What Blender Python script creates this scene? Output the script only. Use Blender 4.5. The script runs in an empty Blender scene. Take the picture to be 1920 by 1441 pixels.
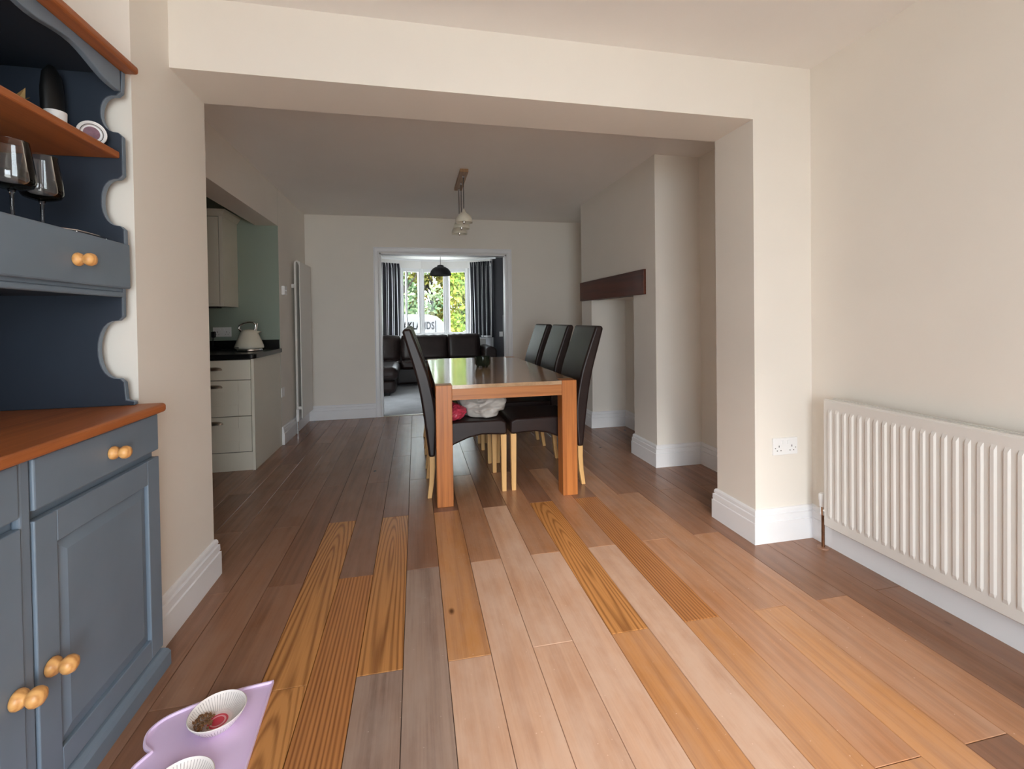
import bpy, bmesh, math, random
from mathutils import Vector, Matrix
random.seed(7)
scn = bpy.context.scene
COL = scn.collection

# ------------------------------------------------------------------ camera
def make_camera():
    f, yaw, pitch, roll, cy, h = 857.456, .2082, .0132, .0136, 608.28, 1.155
    c, s = math.cos(yaw), math.sin(yaw); cp, sp = math.cos(pitch), math.sin(pitch)
    cr, sr = math.cos(roll), math.sin(roll)
    r0 = Vector((c, -s, 0)); f0 = Vector((s, c, 0)); z = Vector((0, 0, 1))
    F = f0*cp - z*sp; U = z*cp + f0*sp
    R = r0*cr - U*sr; UP = r0*sr + U*cr
    cd = bpy.data.cameras.new('camera'); o = bpy.data.objects.new('camera', cd); COL.objects.link(o)
    cd.sensor_fit = 'HORIZONTAL'; cd.sensor_width = 36.0; cd.lens = f/1920*36.0
    cd.shift_y = -(720.5-cy)/1920; cd.clip_start = .02; cd.clip_end = 200
    m = Matrix((R, UP, -F)).transposed().to_4x4(); m.translation = (0, 0, h)
    o.matrix_world = m
    scn.camera = o
make_camera()

# ------------------------------------------------------------------ world, sun, daylight portals, exposure
EXPOSURE = 0.0
W = bpy.data.worlds.new('overcast_sky'); scn.world = W; W.use_nodes = True
wb = W.node_tree.nodes['Background']
wb.inputs['Color'].default_value = (.84, .93, 1.0, 1); wb.inputs['Strength'].default_value = 12.5
sd = bpy.data.lights.new('sun', 'SUN'); sd.energy = 3.2; sd.angle = math.radians(14); sd.color = (1, .96, .90)
so = bpy.data.objects.new('sun', sd); COL.objects.link(so)
so.rotation_euler = Vector((.25, 1.0, -.42)).to_track_quat('-Z', 'Y').to_euler()
so.location = (-3, -8, 6)
def portal(name, loc, direction, sx, sy):
    d = bpy.data.lights.new(name, 'AREA'); d.shape = 'RECTANGLE'; d.size = sx; d.size_y = sy
    d.cycles.is_portal = True
    o = bpy.data.objects.new(name, d); COL.objects.link(o); o.location = loc
    o.rotation_euler = Vector(direction).to_track_quat('-Z', 'Y').to_euler()
portal('garden_door_portal', (.13, -1.53, 1.01), (0, 1, 0), 1.46, 2.0)
portal('bay_window_portal', (.38, 9.78, 1.5), (0, -1, 0), 2.6, 1.5)
vs = scn.view_settings
vs.view_transform = 'Standard'; vs.look = 'None'; vs.gamma = 1; vs.use_curve_mapping = False; vs.exposure = EXPOSURE
scn.cycles.max_bounces = 12; scn.cycles.diffuse_bounces = 7; scn.cycles.transparent_max_bounces = 12
scn.cycles.sample_clamp_indirect = 8.0

# ------------------------------------------------------------------ helpers
def lin(r, g, b):
    f = lambda v: (v/255/12.92) if v/255 <= .04045 else ((v/255+.055)/1.055)**2.4
    return (f(r), f(g), f(b), 1)

class N:
    def __init__(s, name):
        s.m = bpy.data.materials.new(name); s.m.use_nodes = True; s.t = s.m.node_tree
        s.b = s.t.nodes['Principled BSDF']
    def n(s, typ, **k):
        nd = s.t.nodes.new(typ)
        for a, v in k.items():
            if a.startswith('i_'):
                nd.inputs[a[2:].replace('_', ' ')].default_value = v
            else: setattr(nd, a, v)
        return nd
    def l(s, a, b): s.t.links.new(a, b)
    def math(s, op, a, b=None, c=None):
        nd = s.t.nodes.new('ShaderNodeMath'); nd.operation = op
        for i, v in enumerate((a, b, c)):
            if v is None: continue
            if isinstance(v, (int, float)): nd.inputs[i].default_value = v
            else: s.l(v, nd.inputs[i])
        return nd.outputs[0]
    def mix(s, fac, a, b):
        nd = s.t.nodes.new('ShaderNodeMix'); nd.data_type = 'RGBA'
        for sock, v in ((nd.inputs[0], fac), (nd.inputs[6], a), (nd.inputs[7], b)):
            if isinstance(v, (int, float, tuple)): sock.default_value = v
            else: s.l(v, sock)
        return nd.outputs[2]
    def ramp(s, src, p0, c0, p1, c1, interp='LINEAR'):
        nd = s.t.nodes.new('ShaderNodeValToRGB'); e = nd.color_ramp.elements
        e[0].position = p0; e[0].color = c0; e[1].position = p1; e[1].color = c1; nd.color_ramp.interpolation = interp
        s.l(src, nd.inputs[0]); return nd.outputs[0]
    def bump(s, h, strength, dist=.002):
        nd = s.t.nodes.new('ShaderNodeBump'); nd.inputs['Strength'].default_value = strength
        nd.inputs['Distance'].default_value = dist; s.l(h, nd.inputs['Height']); s.l(nd.outputs[0], s.b.inputs['Normal'])

def pm(name, col, rough=.5, metal=0., var=.06, scale=6., bump=0., bscale=60., spec=.5, coat=0., trans=0., ior=1.45):
    """plain painted/plastic/metal surface: slight procedural colour drift and fine relief"""
    g = N(name); tc = g.n('ShaderNodeTexCoord')
    nz = g.n('ShaderNodeTexNoise', i_Scale=scale, i_Detail=3.0); g.l(tc.outputs['Object'], nz.inputs['Vector'])
    dark = tuple(v*(1-var) for v in col[:3])+(1,)
    lite = tuple(min(1, v*(1+var)) for v in col[:3])+(1,)
    g.l(g.ramp(nz.outputs['Fac'], .35, dark, .65, lite), g.b.inputs['Base Color'])
    g.b.inputs['Roughness'].default_value = rough; g.b.inputs['Metallic'].default_value = metal
    g.b.inputs['Specular IOR Level'].default_value = spec; g.b.inputs['Coat Weight'].default_value = coat
    g.b.inputs['Transmission Weight'].default_value = trans; g.b.inputs['IOR'].default_value = ior
    if bump:
        n2 = g.n('ShaderNodeTexNoise', i_Scale=bscale, i_Detail=4.0); g.l(tc.outputs['Object'], n2.inputs['Vector'])
        g.bump(n2.outputs['Fac'], bump)
    return g.m

def wood(name, base, dark, axis=1, freq=16., rough=.45, distort=4., stretch=.08, contrast=.6, coat=0., rings=False, bump=.15, rnd=False, wear=None, wearamt=0., spec=.5, streak=False, spread=.34):
    """wood whose grain runs along the given object axis"""
    g = N(name); tc = g.n('ShaderNodeTexCoord'); src = tc.outputs['Object']
    if rnd:
        oi = g.n('ShaderNodeObjectInfo')
        cmb = g.n('ShaderNodeCombineXYZ')
        g.l(g.math('MULTIPLY', oi.outputs['Random'], 7.3), cmb.inputs[2 if axis != 2 else 0])
        g.l(g.math('MULTIPLY_ADD', oi.outputs['Random'], 1.1, -.55), cmb.inputs[1])
        add = g.n('ShaderNodeVectorMath', operation='ADD'); g.l(src, add.inputs[0]); g.l(cmb.outputs[0], add.inputs[1]); src = add.outputs[0]
    sc = [1, 1, 1]; sc[axis] = stretch
    mp = g.n('ShaderNodeMapping'); mp.inputs['Scale'].default_value = sc; g.l(src, mp.inputs['Vector'])
    lo = g.n('ShaderNodeTexNoise', i_Scale=5.0 if rings else 9.0, i_Detail=2.0); g.l(mp.outputs[0], lo.inputs['Vector'])
    if rings:
        # nested cathedral arches: distance from an off-centre pith, bent by noise
        sep = g.n('ShaderNodeSeparateXYZ'); g.l(mp.outputs[0], sep.inputs[0])
        ax = [0, 1, 2]; ax.remove(axis)
        x = g.math('MULTIPLY', sep.outputs[0 if axis != 0 else 1], 1.0)
        y = sep.outputs[axis]
        d = g.math('SQRT', g.math('ADD', g.math('MULTIPLY', x, x), g.math('MULTIPLY', g.math('MULTIPLY', y, y), 1.6)))
        d = g.math('ADD', g.math('ADD', d, g.math('MULTIPLY', y, .9)), g.math('MULTIPLY', lo.outputs['Fac'], .055*distort))
        wv = g.math('SINE', g.math('MULTIPLY', d, freq*6.28))
        wv = g.math('MULTIPLY_ADD', wv, .5, .5); wv = g.math('POWER', wv, 2.2)
    elif streak:
        s3 = [freq*3.2]*3; s3[axis] = freq*.11
        mpk = g.n('ShaderNodeMapping'); mpk.inputs['Scale'].default_value = s3; g.l(src, mpk.inputs['Vector'])
        k1 = g.n('ShaderNodeTexNoise', i_Scale=1.0, i_Detail=5.0, i_Distortion=.08); g.l(mpk.outputs[0], k1.inputs['Vector'])
        wv = g.ramp(k1.outputs['Fac'], .42, (0, 0, 0, 1), .66, (1, 1, 1, 1))
    else:
        w = g.n('ShaderNodeTexWave', i_Scale=freq, i_Distortion=distort, i_Detail=3.0, i_Detail_Scale=1.6)
        w.wave_type = 'BANDS'; w.bands_direction = 'X' if axis != 0 else 'Y'
        g.l(mp.outputs[0], w.inputs['Vector']); wv = g.math('POWER', w.outputs['Fac'], 1.6)
    sc2 = [170, 170, 170]; sc2[axis] = 5.0
    mp2 = g.n('ShaderNodeMapping'); mp2.inputs['Scale'].default_value = sc2; g.l(src, mp2.inputs['Vector'])
    fine = g.n('ShaderNodeTexNoise', i_Scale=1.0, i_Detail=4.0); g.l(mp2.outputs[0], fine.inputs['Vector'])
    fac = g.math('MULTIPLY', wv, contrast)
    fac = g.math('ADD', fac, g.math('MULTIPLY', g.math('SUBTRACT', fine.outputs['Fac'], .45), .75))
    fac = g.math('ADD', fac, g.math('MULTIPLY', g.math('SUBTRACT', lo.outputs['Fac'], .5), .7))
    nd = g.n('ShaderNodeClamp'); g.l(fac, nd.inputs[0])
    col = g.mix(nd.outputs[0], base, dark)
    if rnd:
        hv = g.n('ShaderNodeHueSaturation'); g.l(col, hv.inputs['Color'])
        g.l(g.math('MULTIPLY_ADD', oi.outputs['Random'], spread, 1-spread/2), hv.inputs['Value']); col = hv.outputs[0]
    if wear is not None:
        tn = g.n('ShaderNodeTexNoise', i_Scale=4.5, i_Detail=7.0, i_Roughness=.62)
        mp3 = g.n('ShaderNodeMapping'); mp3.inputs['Scale'].default_value = (1.6, .7, 1); g.l(src, mp3.inputs['Vector']); g.l(mp3.outputs[0], tn.inputs['Vector'])
        wf = g.ramp(tn.outputs['Fac'], .12, (0, 0, 0, 1), .88, (min(1, wearamt*1.25),)*3+(1,), 'EASE')
        col = g.mix(wf, col, wear)
        sp = g.n('ShaderNodeTexVoronoi', i_Scale=26.0); g.l(src, sp.inputs['Vector'])
        sf = g.math('MULTIPLY', g.math('LESS_THAN', sp.outputs['Distance'], .05), .45)
        col = g.mix(sf, col, tuple(min(1, v*1.35) for v in wear[:3])+(1,))
        mk = g.n('ShaderNodeMapping'); mk.inputs['Scale'].default_value = (3.4, 1.9, 1); g.l(src, mk.inputs['Vector'])
        kn = g.n('ShaderNodeTexVoronoi', i_Scale=1.0); g.l(mk.outputs[0], kn.inputs['Vector'])
        ks = g.n('ShaderNodeSeparateColor'); g.l(kn.outputs['Color'], ks.inputs[0])
        kf = g.math('MULTIPLY', g.math('GREATER_THAN', ks.outputs[0], .62), g.ramp(kn.outputs['Distance'], .018, (.85,)*3+(1,), .05, (0, 0, 0, 1)))
        g.l(g.mix(kf, col, tuple(v*.22 for v in dark[:3])+(1,)), g.b.inputs['Base Color'])
        g.b.inputs['Roughness'].default_value = rough
    else:
        g.l(col, g.b.inputs['Base Color']); g.b.inputs['Roughness'].default_value = rough
    g.b.inputs['Coat Weight'].default_value = coat; g.b.inputs['Coat Roughness'].default_value = .15
    g.b.inputs['Specular IOR Level'].default_value = spec
    if bump: g.bump(nd.outputs[0], bump, .001)
    return g.m

WO = {}                                   # world origin of every object (no rotation while building)
def tag(o, label=None, cat=None, group=None, kind=None):
    if label: o['label'] = label
    if cat: o['category'] = cat
    if group: o['group'] = group
    if kind: o['kind'] = kind
    return o
def thing(name, loc, label, cat, group=None, kind=None):
    o = bpy.data.objects.new(name, None); COL.objects.link(o); o.location = loc; o.empty_display_size = .1
    WO[o.name] = Vector(loc); return tag(o, label, cat, group, kind)

class MB:
    def __init__(s): s.v = []; s.f = []
    def add(s, vs, fs):
        k = len(s.v); s.v += [Vector(p) for p in vs]; s.f += [tuple(i+k for i in f) for f in fs]; return s
    def box(s, x0, x1, y0, y1, z0, z1):
        v = [(x, y, z) for z in (z0, z1) for x, y in ((x0, y0), (x1, y0), (x1, y1), (x0, y1))]
        return s.add(v, [(3, 2, 1, 0), (4, 5, 6, 7), (0, 1, 5, 4), (1, 2, 6, 5), (2, 3, 7, 6), (3, 0, 4, 7)])
    def prism(s, poly, axis, a0, a1):
        """2-D outline pushed along an axis; outline coordinates are the other two axes in order"""
        n = len(poly); vs = []
        for a in (a0, a1):
            for p in poly:
                q = list(p); q.insert(axis, a); vs.append(q)
        fs = [tuple(range(n)), tuple(range(2*n-1, n-1, -1))] + [(i, i+n, (i+1) % n+n, (i+1) % n) for i in range(n)]
        return s.add(vs, fs)
    def lathe(s, prof, c, seg=24, axis=2, sx=1., sy=1., loop=False):
        """profile [(r, h)] turned about an axis through c"""
        vs = []; fs = []; n = len(prof)
        for i in range(seg):
            a = 2*math.pi*i/seg; ca, sa = math.cos(a)*sx, math.sin(a)*sy
            for r, h in prof:
                p = [r*ca, r*sa]; p.insert(axis, h) if axis != 2 else p.append(h)
                vs.append([p[j]+c[j] for j in range(3)])
        for i in range(seg):
            j = (i+1) % seg
            for k in range(n-1): fs.append((i*n+k, j*n+k, j*n+k+1, i*n+k+1))
        if loop:
            for i in range(seg): j = (i+1) % seg; fs.append((i*n+n-1, j*n+n-1, j*n, i*n))
            return s.add(vs, fs)
        if prof[0][0] > 1e-6: fs.append(tuple(i*n for i in range(seg))[::-1])
        if prof[-1][0] > 1e-6: fs.append(tuple(i*n+n-1 for i in range(seg)))
        return s.add(vs, fs)
    def tube(s, pts, r, seg=8):
        pts = [Vector(p) for p in pts]; vs = []; fs = []; rr = r if isinstance(r, (list, tuple)) else [r]*len(pts)
        ref = Vector((0, 0, 1)); 
        for i, p in enumerate(pts):
            d = (pts[min(i+1, len(pts)-1)]-pts[max(i-1, 0)]).normalized()
            if abs(d.dot(ref)) > .95: ref = Vector((1, 0, 0)) if abs(d.x) < .9 else Vector((0, 1, 0))
            a = d.cross(ref).normalized(); b = a.cross(d).normalized(); ref = b
            for k in range(seg):
                t = 2*math.pi*k/seg; vs.append(p+(a*math.cos(t)+b*math.sin(t))*rr[i])
        for i in range(len(pts)-1):
            for k in range(seg):
                k2 = (k+1) % seg; fs.append((i*seg+k, i*seg+k2, (i+1)*seg+k2, (i+1)*seg+k))
        fs += [tuple(range(seg))[::-1], tuple(range((len(pts)-1)*seg, len(pts)*seg))]
        return s.add(vs, fs)
    def sweep(s, path, prof, side=1, closed_ends=True):
        """profile [(offset, z)] carried along a plan polyline with mitred corners; side=+1 offsets to the left of travel"""
        P = [Vector((p[0], p[1])) for p in path]; n = len(prof); vs = []; fs = []
        for i, p in enumerate(P):
            ds = []
            if i > 0: ds.append((P[i]-P[i-1]).normalized())
            if i < len(P)-1: ds.append((P[i+1]-P[i]).normalized())
            ns = [Vector((-d.y, d.x))*side for d in ds]
            m = ns[0] if len(ns) == 1 else (ns[0]+ns[1])/(1+ns[0].dot(ns[1]))
            for o, z in prof: vs.append((p.x+m.x*o, p.y+m.y*o, z))
        for i in range(len(P)-1):
            for k in range(n-1): fs.append((i*n+k, (i+1)*n+k, (i+1)*n+k+1, i*n+k+1))
        fs += [tuple(range(n)), tuple(range((len(P)-1)*n, len(P)*n))[::-1]]
        return s.add(vs, fs)
    def build(s, name, mat, parent=None, bevel=0., seg=2, smooth=False, origin=None, sub=0, autos=None):
        if parent is not None: org = WO[parent.name]
        elif origin is not None: org = Vector(origin)
        else:
            lo = Vector((min(v.x for v in s.v), min(v.y for v in s.v), min(v.z for v in s.v))); hi = Vector((max(v.x for v in s.v), max(v.y for v in s.v), max(v.z for v in s.v)))
            org = Vector(((lo.x+hi.x)/2, (lo.y+hi.y)/2, lo.z))
        me = bpy.data.meshes.new(name); me.from_pydata([v-org for v in s.v], [], s.f)
        bm = bmesh.new(); bm.from_mesh(me); bmesh.ops.recalc_face_normals(bm, faces=bm.faces); bm.to_mesh(me); bm.free()
        me.materials.append(mat)
        if smooth:
            for p in me.polygons: p.use_smooth = True
            if autos:
                me.set_sharp_from_angle(angle=math.radians(autos))
        o = bpy.data.objects.new(name, me); COL.objects.link(o)
        if parent is not None: o.parent = parent
        else: o.location = org
        WO[o.name] = org
        if bevel:
            b = o.modifiers.new('bevel', 'BEVEL'); b.width = bevel; b.segments = seg; b.limit_method = 'ANGLE'; b.angle_limit = math.radians(40)
        if sub:
            b = o.modifiers.new('sub', 'SUBSURF'); b.levels = sub; b.render_levels = sub
        return o
def bx(name, mat, dims, parent=None, **k): return MB().box(*dims).build(name, mat, parent, **k)
def struct(o, label, cat): return tag(o, label, cat, kind='structure')
def copy_tree(o, parent=None):
    c = o.copy(); COL.objects.link(c); c.parent = parent
    for ch in list(o.children): copy_tree(ch, c)
    return c

# ------------------------------------------------------------------ materials
M = {}
M['wall'] = pm('wall_warm_white', lin(233, 227, 218), .85, var=.012, scale=2.5, bump=.05, bscale=90)
M['ceil'] = pm('ceiling_white', lin(240, 237, 233), .9, var=.012, scale=2, bump=.05, bscale=70)
M['green'] = pm('wall_sage_green', lin(150, 163, 150), .85, var=.02, scale=2, bump=.05, bscale=90)
M['grey_wall'] = pm('wall_charcoal_grey', lin(98, 98, 103), .85, var=.02, scale=2)
M['lr_wall'] = pm('wall_pale_grey', lin(226, 227, 230), .85, var=.02, scale=2)
M['gloss'] = pm('white_gloss_paint', lin(236, 236, 238), .32, var=.01, scale=5)
M['rad'] = pm('radiator_white_enamel', lin(226, 223, 218), .34, var=.012, scale=4)
M['cab'] = pm('cabinet_ivory', lin(226, 222, 208), .5, var=.015, scale=5)
M['cabgap'] = pm('cabinet_shadow_gap', lin(40, 38, 34), .8)
M['worktop'] = pm('worktop_black', lin(22, 22, 23), .25, var=.35, scale=120)
M['plastic'] = pm('white_plastic', lin(238, 238, 238), .35, var=.01)
M['slot'] = pm('dark_slot', lin(35, 33, 32), .7)
M['black'] = pm('matt_black', lin(14, 14, 15), .5, var=.1)
M['chrome'] = pm('polished_chrome', (.78, .78, .78, 1), .14, metal=1, var=.02)
M['nickel'] = pm('brushed_nickel', (.50, .46, .40, 1), .28, metal=1, var=.05)
M['copper'] = pm('aged_copper_pipe', lin(120, 82, 58), .4, metal=.7, var=.25, scale=40)
M['cream'] = pm('cream_enamel', lin(222, 217, 200), .3, var=.01)
M['subfloor'] = pm('subfloor_joint', lin(38, 26, 20), .9)
M['navy'] = pm('dresser_slate_blue', lin(114, 128, 142), .42, var=.05, scale=5, bump=.08, bscale=40)
M['navy_shade'] = pm('dresser_interior_shade', lin(46, 54, 66), .5, var=.06, scale=5)  # slate blue paint with the shade inside the hutch darkened into its colour
M['pine'] = wood('orange_pine', lin(178, 104, 56), lin(124, 66, 32), axis=1, freq=7, streak=True, stretch=.12, contrast=.55, rough=.42)
M['knob'] = wood('knob_pine', lin(226, 170, 104), lin(186, 120, 62), axis=0, freq=26, stretch=.3, contrast=.5, rough=.38)
M['oak'] = wood('table_oak_upright', lin(196, 122, 62), lin(140, 78, 36), axis=2, freq=12, streak=True, stretch=.06, contrast=.55, rough=.38)
M['oakx'] = wood('table_oak_rail', lin(190, 122, 64), lin(142, 82, 40), axis=0, freq=12, streak=True, stretch=.06, contrast=.5, rough=.38)
M['oaktop'] = wood('table_oak_top', lin(190, 156, 120), lin(158, 124, 92), axis=1, freq=10, streak=True, stretch=.06, contrast=.4, rough=.11, spec=.8, bump=.03, coat=.4)
M['beech'] = wood('chair_leg_beech', lin(226, 182, 122), lin(196, 146, 88), axis=2, freq=14, streak=True, stretch=.06, contrast=.4, rough=.42)
M['mantel'] = wood('mantel_dark_oak', lin(96, 46, 26), lin(50, 20, 10), axis=1, freq=7, streak=True, stretch=.1, contrast=.6, rough=.5)
M['barwood'] = wood('lamp_bar_wood', lin(168, 132, 96), lin(130, 96, 66), axis=1, freq=12, stretch=.06, contrast=.4)
def leather(name, col, rough):
    g = N(name); tc = g.n('ShaderNodeTexCoord')
    vo = g.n('ShaderNodeTexVoronoi', i_Scale=260.0); g.l(tc.outputs['Object'], vo.inputs['Vector'])
    nz = g.n('ShaderNodeTexNoise', i_Scale=9.0, i_Detail=4.0); g.l(tc.outputs['Object'], nz.inputs['Vector'])
    g.l(g.ramp(nz.outputs['Fac'], .3, tuple(v*.8 for v in col[:3])+(1,), .7, tuple(v*1.25 for v in col[:3])+(1,)), g.b.inputs['Base Color'])
    g.b.inputs['Roughness'].default_value = rough; g.b.inputs['Specular IOR Level'].default_value = .34
    g.bump(g.math('ADD', g.math('MULTIPLY', vo.outputs['Distance'], .5), nz.outputs['Fac']), .12, .0015)
    return g.m
M['leather'] = leather('dining_chair_leather', lin(38, 25, 23), .38)
M['sofa'] = leather('sofa_leather', lin(34, 23, 21), .38)
def carpet():
    g = N('grey_carpet'); tc = g.n('ShaderNodeTexCoord')
    a = g.n('ShaderNodeTexNoise', i_Scale=3.0, i_Detail=4.0); g.l(tc.outputs['Object'], a.inputs['Vector'])
    b = g.n('ShaderNodeTexNoise', i_Scale=220.0, i_Detail=2.0); g.l(tc.outputs['Object'], b.inputs['Vector'])
    f = g.math('ADD', g.math('MULTIPLY', a.outputs['Fac'], .6), g.math('MULTIPLY', b.outputs['Fac'], .4))
    g.l(g.ramp(f, .35, lin(166, 168, 172), .65, lin(204, 206, 210)), g.b.inputs['Base Color'])
    g.b.inputs['Roughness'].default_value = 1; g.bump(b.outputs['Fac'], .6, .006); return g.m
M['carpet'] = carpet()
def curtain_mat():
    g = N('striped_curtain'); uv = g.n('ShaderNodeUVMap'); sep = g.n('ShaderNodeSeparateXYZ'); g.l(uv.outputs[0], sep.inputs[0])
    fr = g.math('FRACT', g.math('MULTIPLY', sep.outputs[0], 11.0))
    st = g.math('LESS_THAN', fr, .13)
    tc = g.n('ShaderNodeTexCoord'); nz = g.n('ShaderNodeTexNoise', i_Scale=150.0); g.l(tc.outputs['Object'], nz.inputs['Vector'])
    base = g.ramp(nz.outputs['Fac'], .3, lin(40, 40, 45), .7, lin(56, 56, 62))
    g.l(g.mix(st, base, lin(244, 244, 244)), g.b.inputs['Base Color']); g.b.inputs['Roughness'].default_value = .8
    tl = g.n('ShaderNodeBsdfTranslucent'); tl.inputs[0].default_value = (.85, .85, .85, 1); mx = g.n('ShaderNodeMixShader')
    g.l(g.math('MULTIPLY', st, .85), mx.inputs[0]); g.l(g.b.outputs[0], mx.inputs[1]); g.l(tl.outputs[0], mx.inputs[2]); g.l(mx.outputs[0], g.t.nodes['Material Output'].inputs['Surface'])
    return g.m
M['curtain'] = curtain_mat()
def glass(name, tint=(1, 1, 1, 1), refl=1.0):
    g = N(name); t = g.t; tr = g.n('ShaderNodeBsdfTransparent'); tr.inputs[0].default_value = tint
    gl = g.n('ShaderNodeBsdfGlossy'); gl.inputs['Roughness'].default_value = .03
    fr = g.n('ShaderNodeFresnel'); fr.inputs['IOR'].default_value = 1.45
    tc = g.n('ShaderNodeTexCoord'); nz = g.n('ShaderNodeTexNoise', i_Scale=2.0); g.l(tc.outputs['Object'], nz.inputs['Vector'])
    mx = g.n('ShaderNodeMixShader'); g.l(g.math('MULTIPLY', fr.outputs[0], g.math('MULTIPLY_ADD', nz.outputs['Fac'], .1, refl)), mx.inputs[0]); g.l(tr.outputs[0], mx.inputs[1]); g.l(gl.outputs[0], mx.inputs[2])
    g.l(mx.outputs[0], t.nodes['Material Output'].inputs['Surface']); return g.m
M['pane'] = glass('window_glass', refl=.25)
M['wine'] = glass('wine_glass', (.98, .985, .985, 1), 1.3)
M['smoke'] = pm('dark_green_glass', lin(38, 44, 34), .12, var=.2, scale=20)

# plank finishes: boards of the same floor in different colour and wear
def plank_mat(name, base, dark, **k):
    k.setdefault('rough', .27); k.setdefault('spec', .5)
    return wood('plank_'+name, base, dark, axis=1, rnd=True, **k)
dust = lin(206, 176, 156)
PL = {
 'cathedral': plank_mat('amber_cathedral', lin(206, 144, 84), lin(122, 74, 38), freq=70, rings=True, stretch=.055, distort=2.2, contrast=.62, bump=.25, spread=.12),
 'stripe': plank_mat('amber_striped', lin(194, 130, 76), lin(116, 70, 38), freq=23, stretch=.010, distort=2.6, contrast=.62, bump=.25, spread=.12),
 'honey': plank_mat('honey', lin(200, 138, 80), lin(152, 96, 52), freq=11, streak=True, contrast=.5, wear=dust, wearamt=.35, spread=.14),
 'pink': plank_mat('bleached_pink', lin(206, 160, 128), lin(170, 122, 92), freq=9, streak=True, contrast=.45, wear=lin(218, 188, 168), wearamt=.7, spread=.12),
 'grey': plank_mat('worn_grey', lin(164, 134, 116), lin(118, 90, 76), freq=13, streak=True, contrast=.75, wear=lin(178, 158, 146), wearamt=.6, spread=.12),
 'tan': plank_mat('tan', lin(182, 126, 84), lin(142, 92, 58), freq=10, streak=True, contrast=.5, wear=dust, wearamt=.35, spread=.14),
 'brown': plank_mat('dull_brown', lin(150, 104, 76), lin(112, 74, 52), freq=10, streak=True, contrast=.5, wear=lin(160, 128, 110), wearamt=.45, spread=.16),
 'umber': plank_mat('umber', lin(140, 96, 70), lin(104, 68, 48), freq=12, streak=True, contrast=.5, wear=lin(148, 118, 102), wearamt=.35, spread=.16),
}

# ------------------------------------------------------------------ key dimensions (metres; camera stands at the origin)
XS, XR, YB, YB2, ZB, ZC = 1.674, 2.016, 2.006, 2.305, 2.139, 2.421
XL, XL2, YF, ZC2 = -.912, -1.238, 5.678, 2.392
XCH, YCH, XAR, YCH2 = 1.803, 3.200, 2.186, 4.789
YFP1, YFP2, XFB = 3.565, 4.503, 2.181
YE, YBACK = 1.758, -1.5
DX0, DX1, DZ = -.409, 1.135, 1.962

# ------------------------------------------------------------------ the setting
fl = struct(bx('floor', M['subfloor'], (-3.2, 2.3, YBACK-.1, YF, -.08, -.014), origin=(0, 0, -.08)), 'wide plank wooden floor of dull brown, amber and bleached boards', 'floor')
def planks():
    Wd, L = .148, 1.22
    kinds = {(-4, 0): 'cathedral', (-4, -1): 'cathedral', (-3, -1): 'stripe', (-3, 0): 'brown', (-2, 0): 'cathedral', (-2, -1): 'grey', (-1, -1): 'grey', (-1, 0): 'brown',
             (0, 0): 'honey', (0, -1): 'pink', (1, -1): 'pink', (1, 0): 'tan', (2, -1): 'pink', (2, 0): 'pink', (3, -1): 'pink', (3, 0): 'tan', (4, 0): 'cathedral', (4, -1): 'honey',
             (5, -1): 'pink', (5, 0): 'tan', (6, 0): 'stripe', (6, -1): 'honey', (7, -1): 'tan', (7, 0): 'tan', (8, 0): 'tan', (8, -1): 'honey', (9, -1): 'tan', (9, 0): 'brown',
             (10, 0): 'brown', (10, -1): 'tan', (11, -1): 'brown', (12, -1): 'brown', (12, 0): 'brown', (13, -1): 'brown',
             (1, -2): 'pink', (3, -2): 'pink', (-1, -2): 'grey', (5, -2): 'pink', (7, -2): 'honey', (-3, -2): 'stripe', (-5, -1): 'brown', (-6, 0): 'brown', (-5, 0): 'umber'}
    cache = {}; g = .0009
    def mesh(w, l):
        key = (round(w, 4), round(l, 4))
        if key not in cache:
            hx, hy, c = w/2-g, l/2-g, .0012
            vs = [(-hx, -hy, -.014), (hx, -hy, -.014), (hx, hy, -.014), (-hx, hy, -.014),
                  (-hx, -hy, -c), (hx, -hy, -c), (hx, hy, -c), (-hx, hy, -c),
                  (-hx+c, -hy+c, 0), (hx-c, -hy+c, 0), (hx-c, hy-c, 0), (-hx+c, hy-c, 0)]
            fs = [(8, 9, 10, 11)]
            for a in (0, 4):
                for i in range(4): fs.append((a+i, a+(i+1) % 4, a+4+(i+1) % 4, a+4+i))
            me = bpy.data.meshes.new('plank'); me.from_pydata(vs, [], fs); me.materials.append(PL['brown']); cache[key] = me
        return cache[key]
    for k in range(-23, 15):
        x0 = .09+Wd*k; x1 = min(x0+Wd, 2.3)
        if x1 > 2.2: continue
        j0 = 1.545 if k % 2 == 0 else 2.155
        for n in range(-3, 4):
            y0, y1 = j0+L*n, j0+L*(n+1)
            lo = YBACK if x0 > -1.45 else 2.2
            hi = YF-.004 if x0 > -1.42 else 4.61
            y0, y1 = max(y0, lo), min(y1, hi)
            if y1-y0 < .05: continue
            if x1 < -.95 and y1 < 1.7: continue
            kind = kinds.get((k, n)) or random.choice(['umber', 'umber', 'brown', 'brown', 'brown'] if n >= 0 else ['brown', 'umber'])
            o = bpy.data.objects.new('plank', mesh(x1-x0, y1-y0)); COL.objects.link(o); o.parent = fl
            o.location = ((x0+x1)/2, (y0+y1)/2, .08)
            o.material_slots[0].link = 'OBJECT'; o.material_slots[0].material = PL[kind]
planks()

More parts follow.
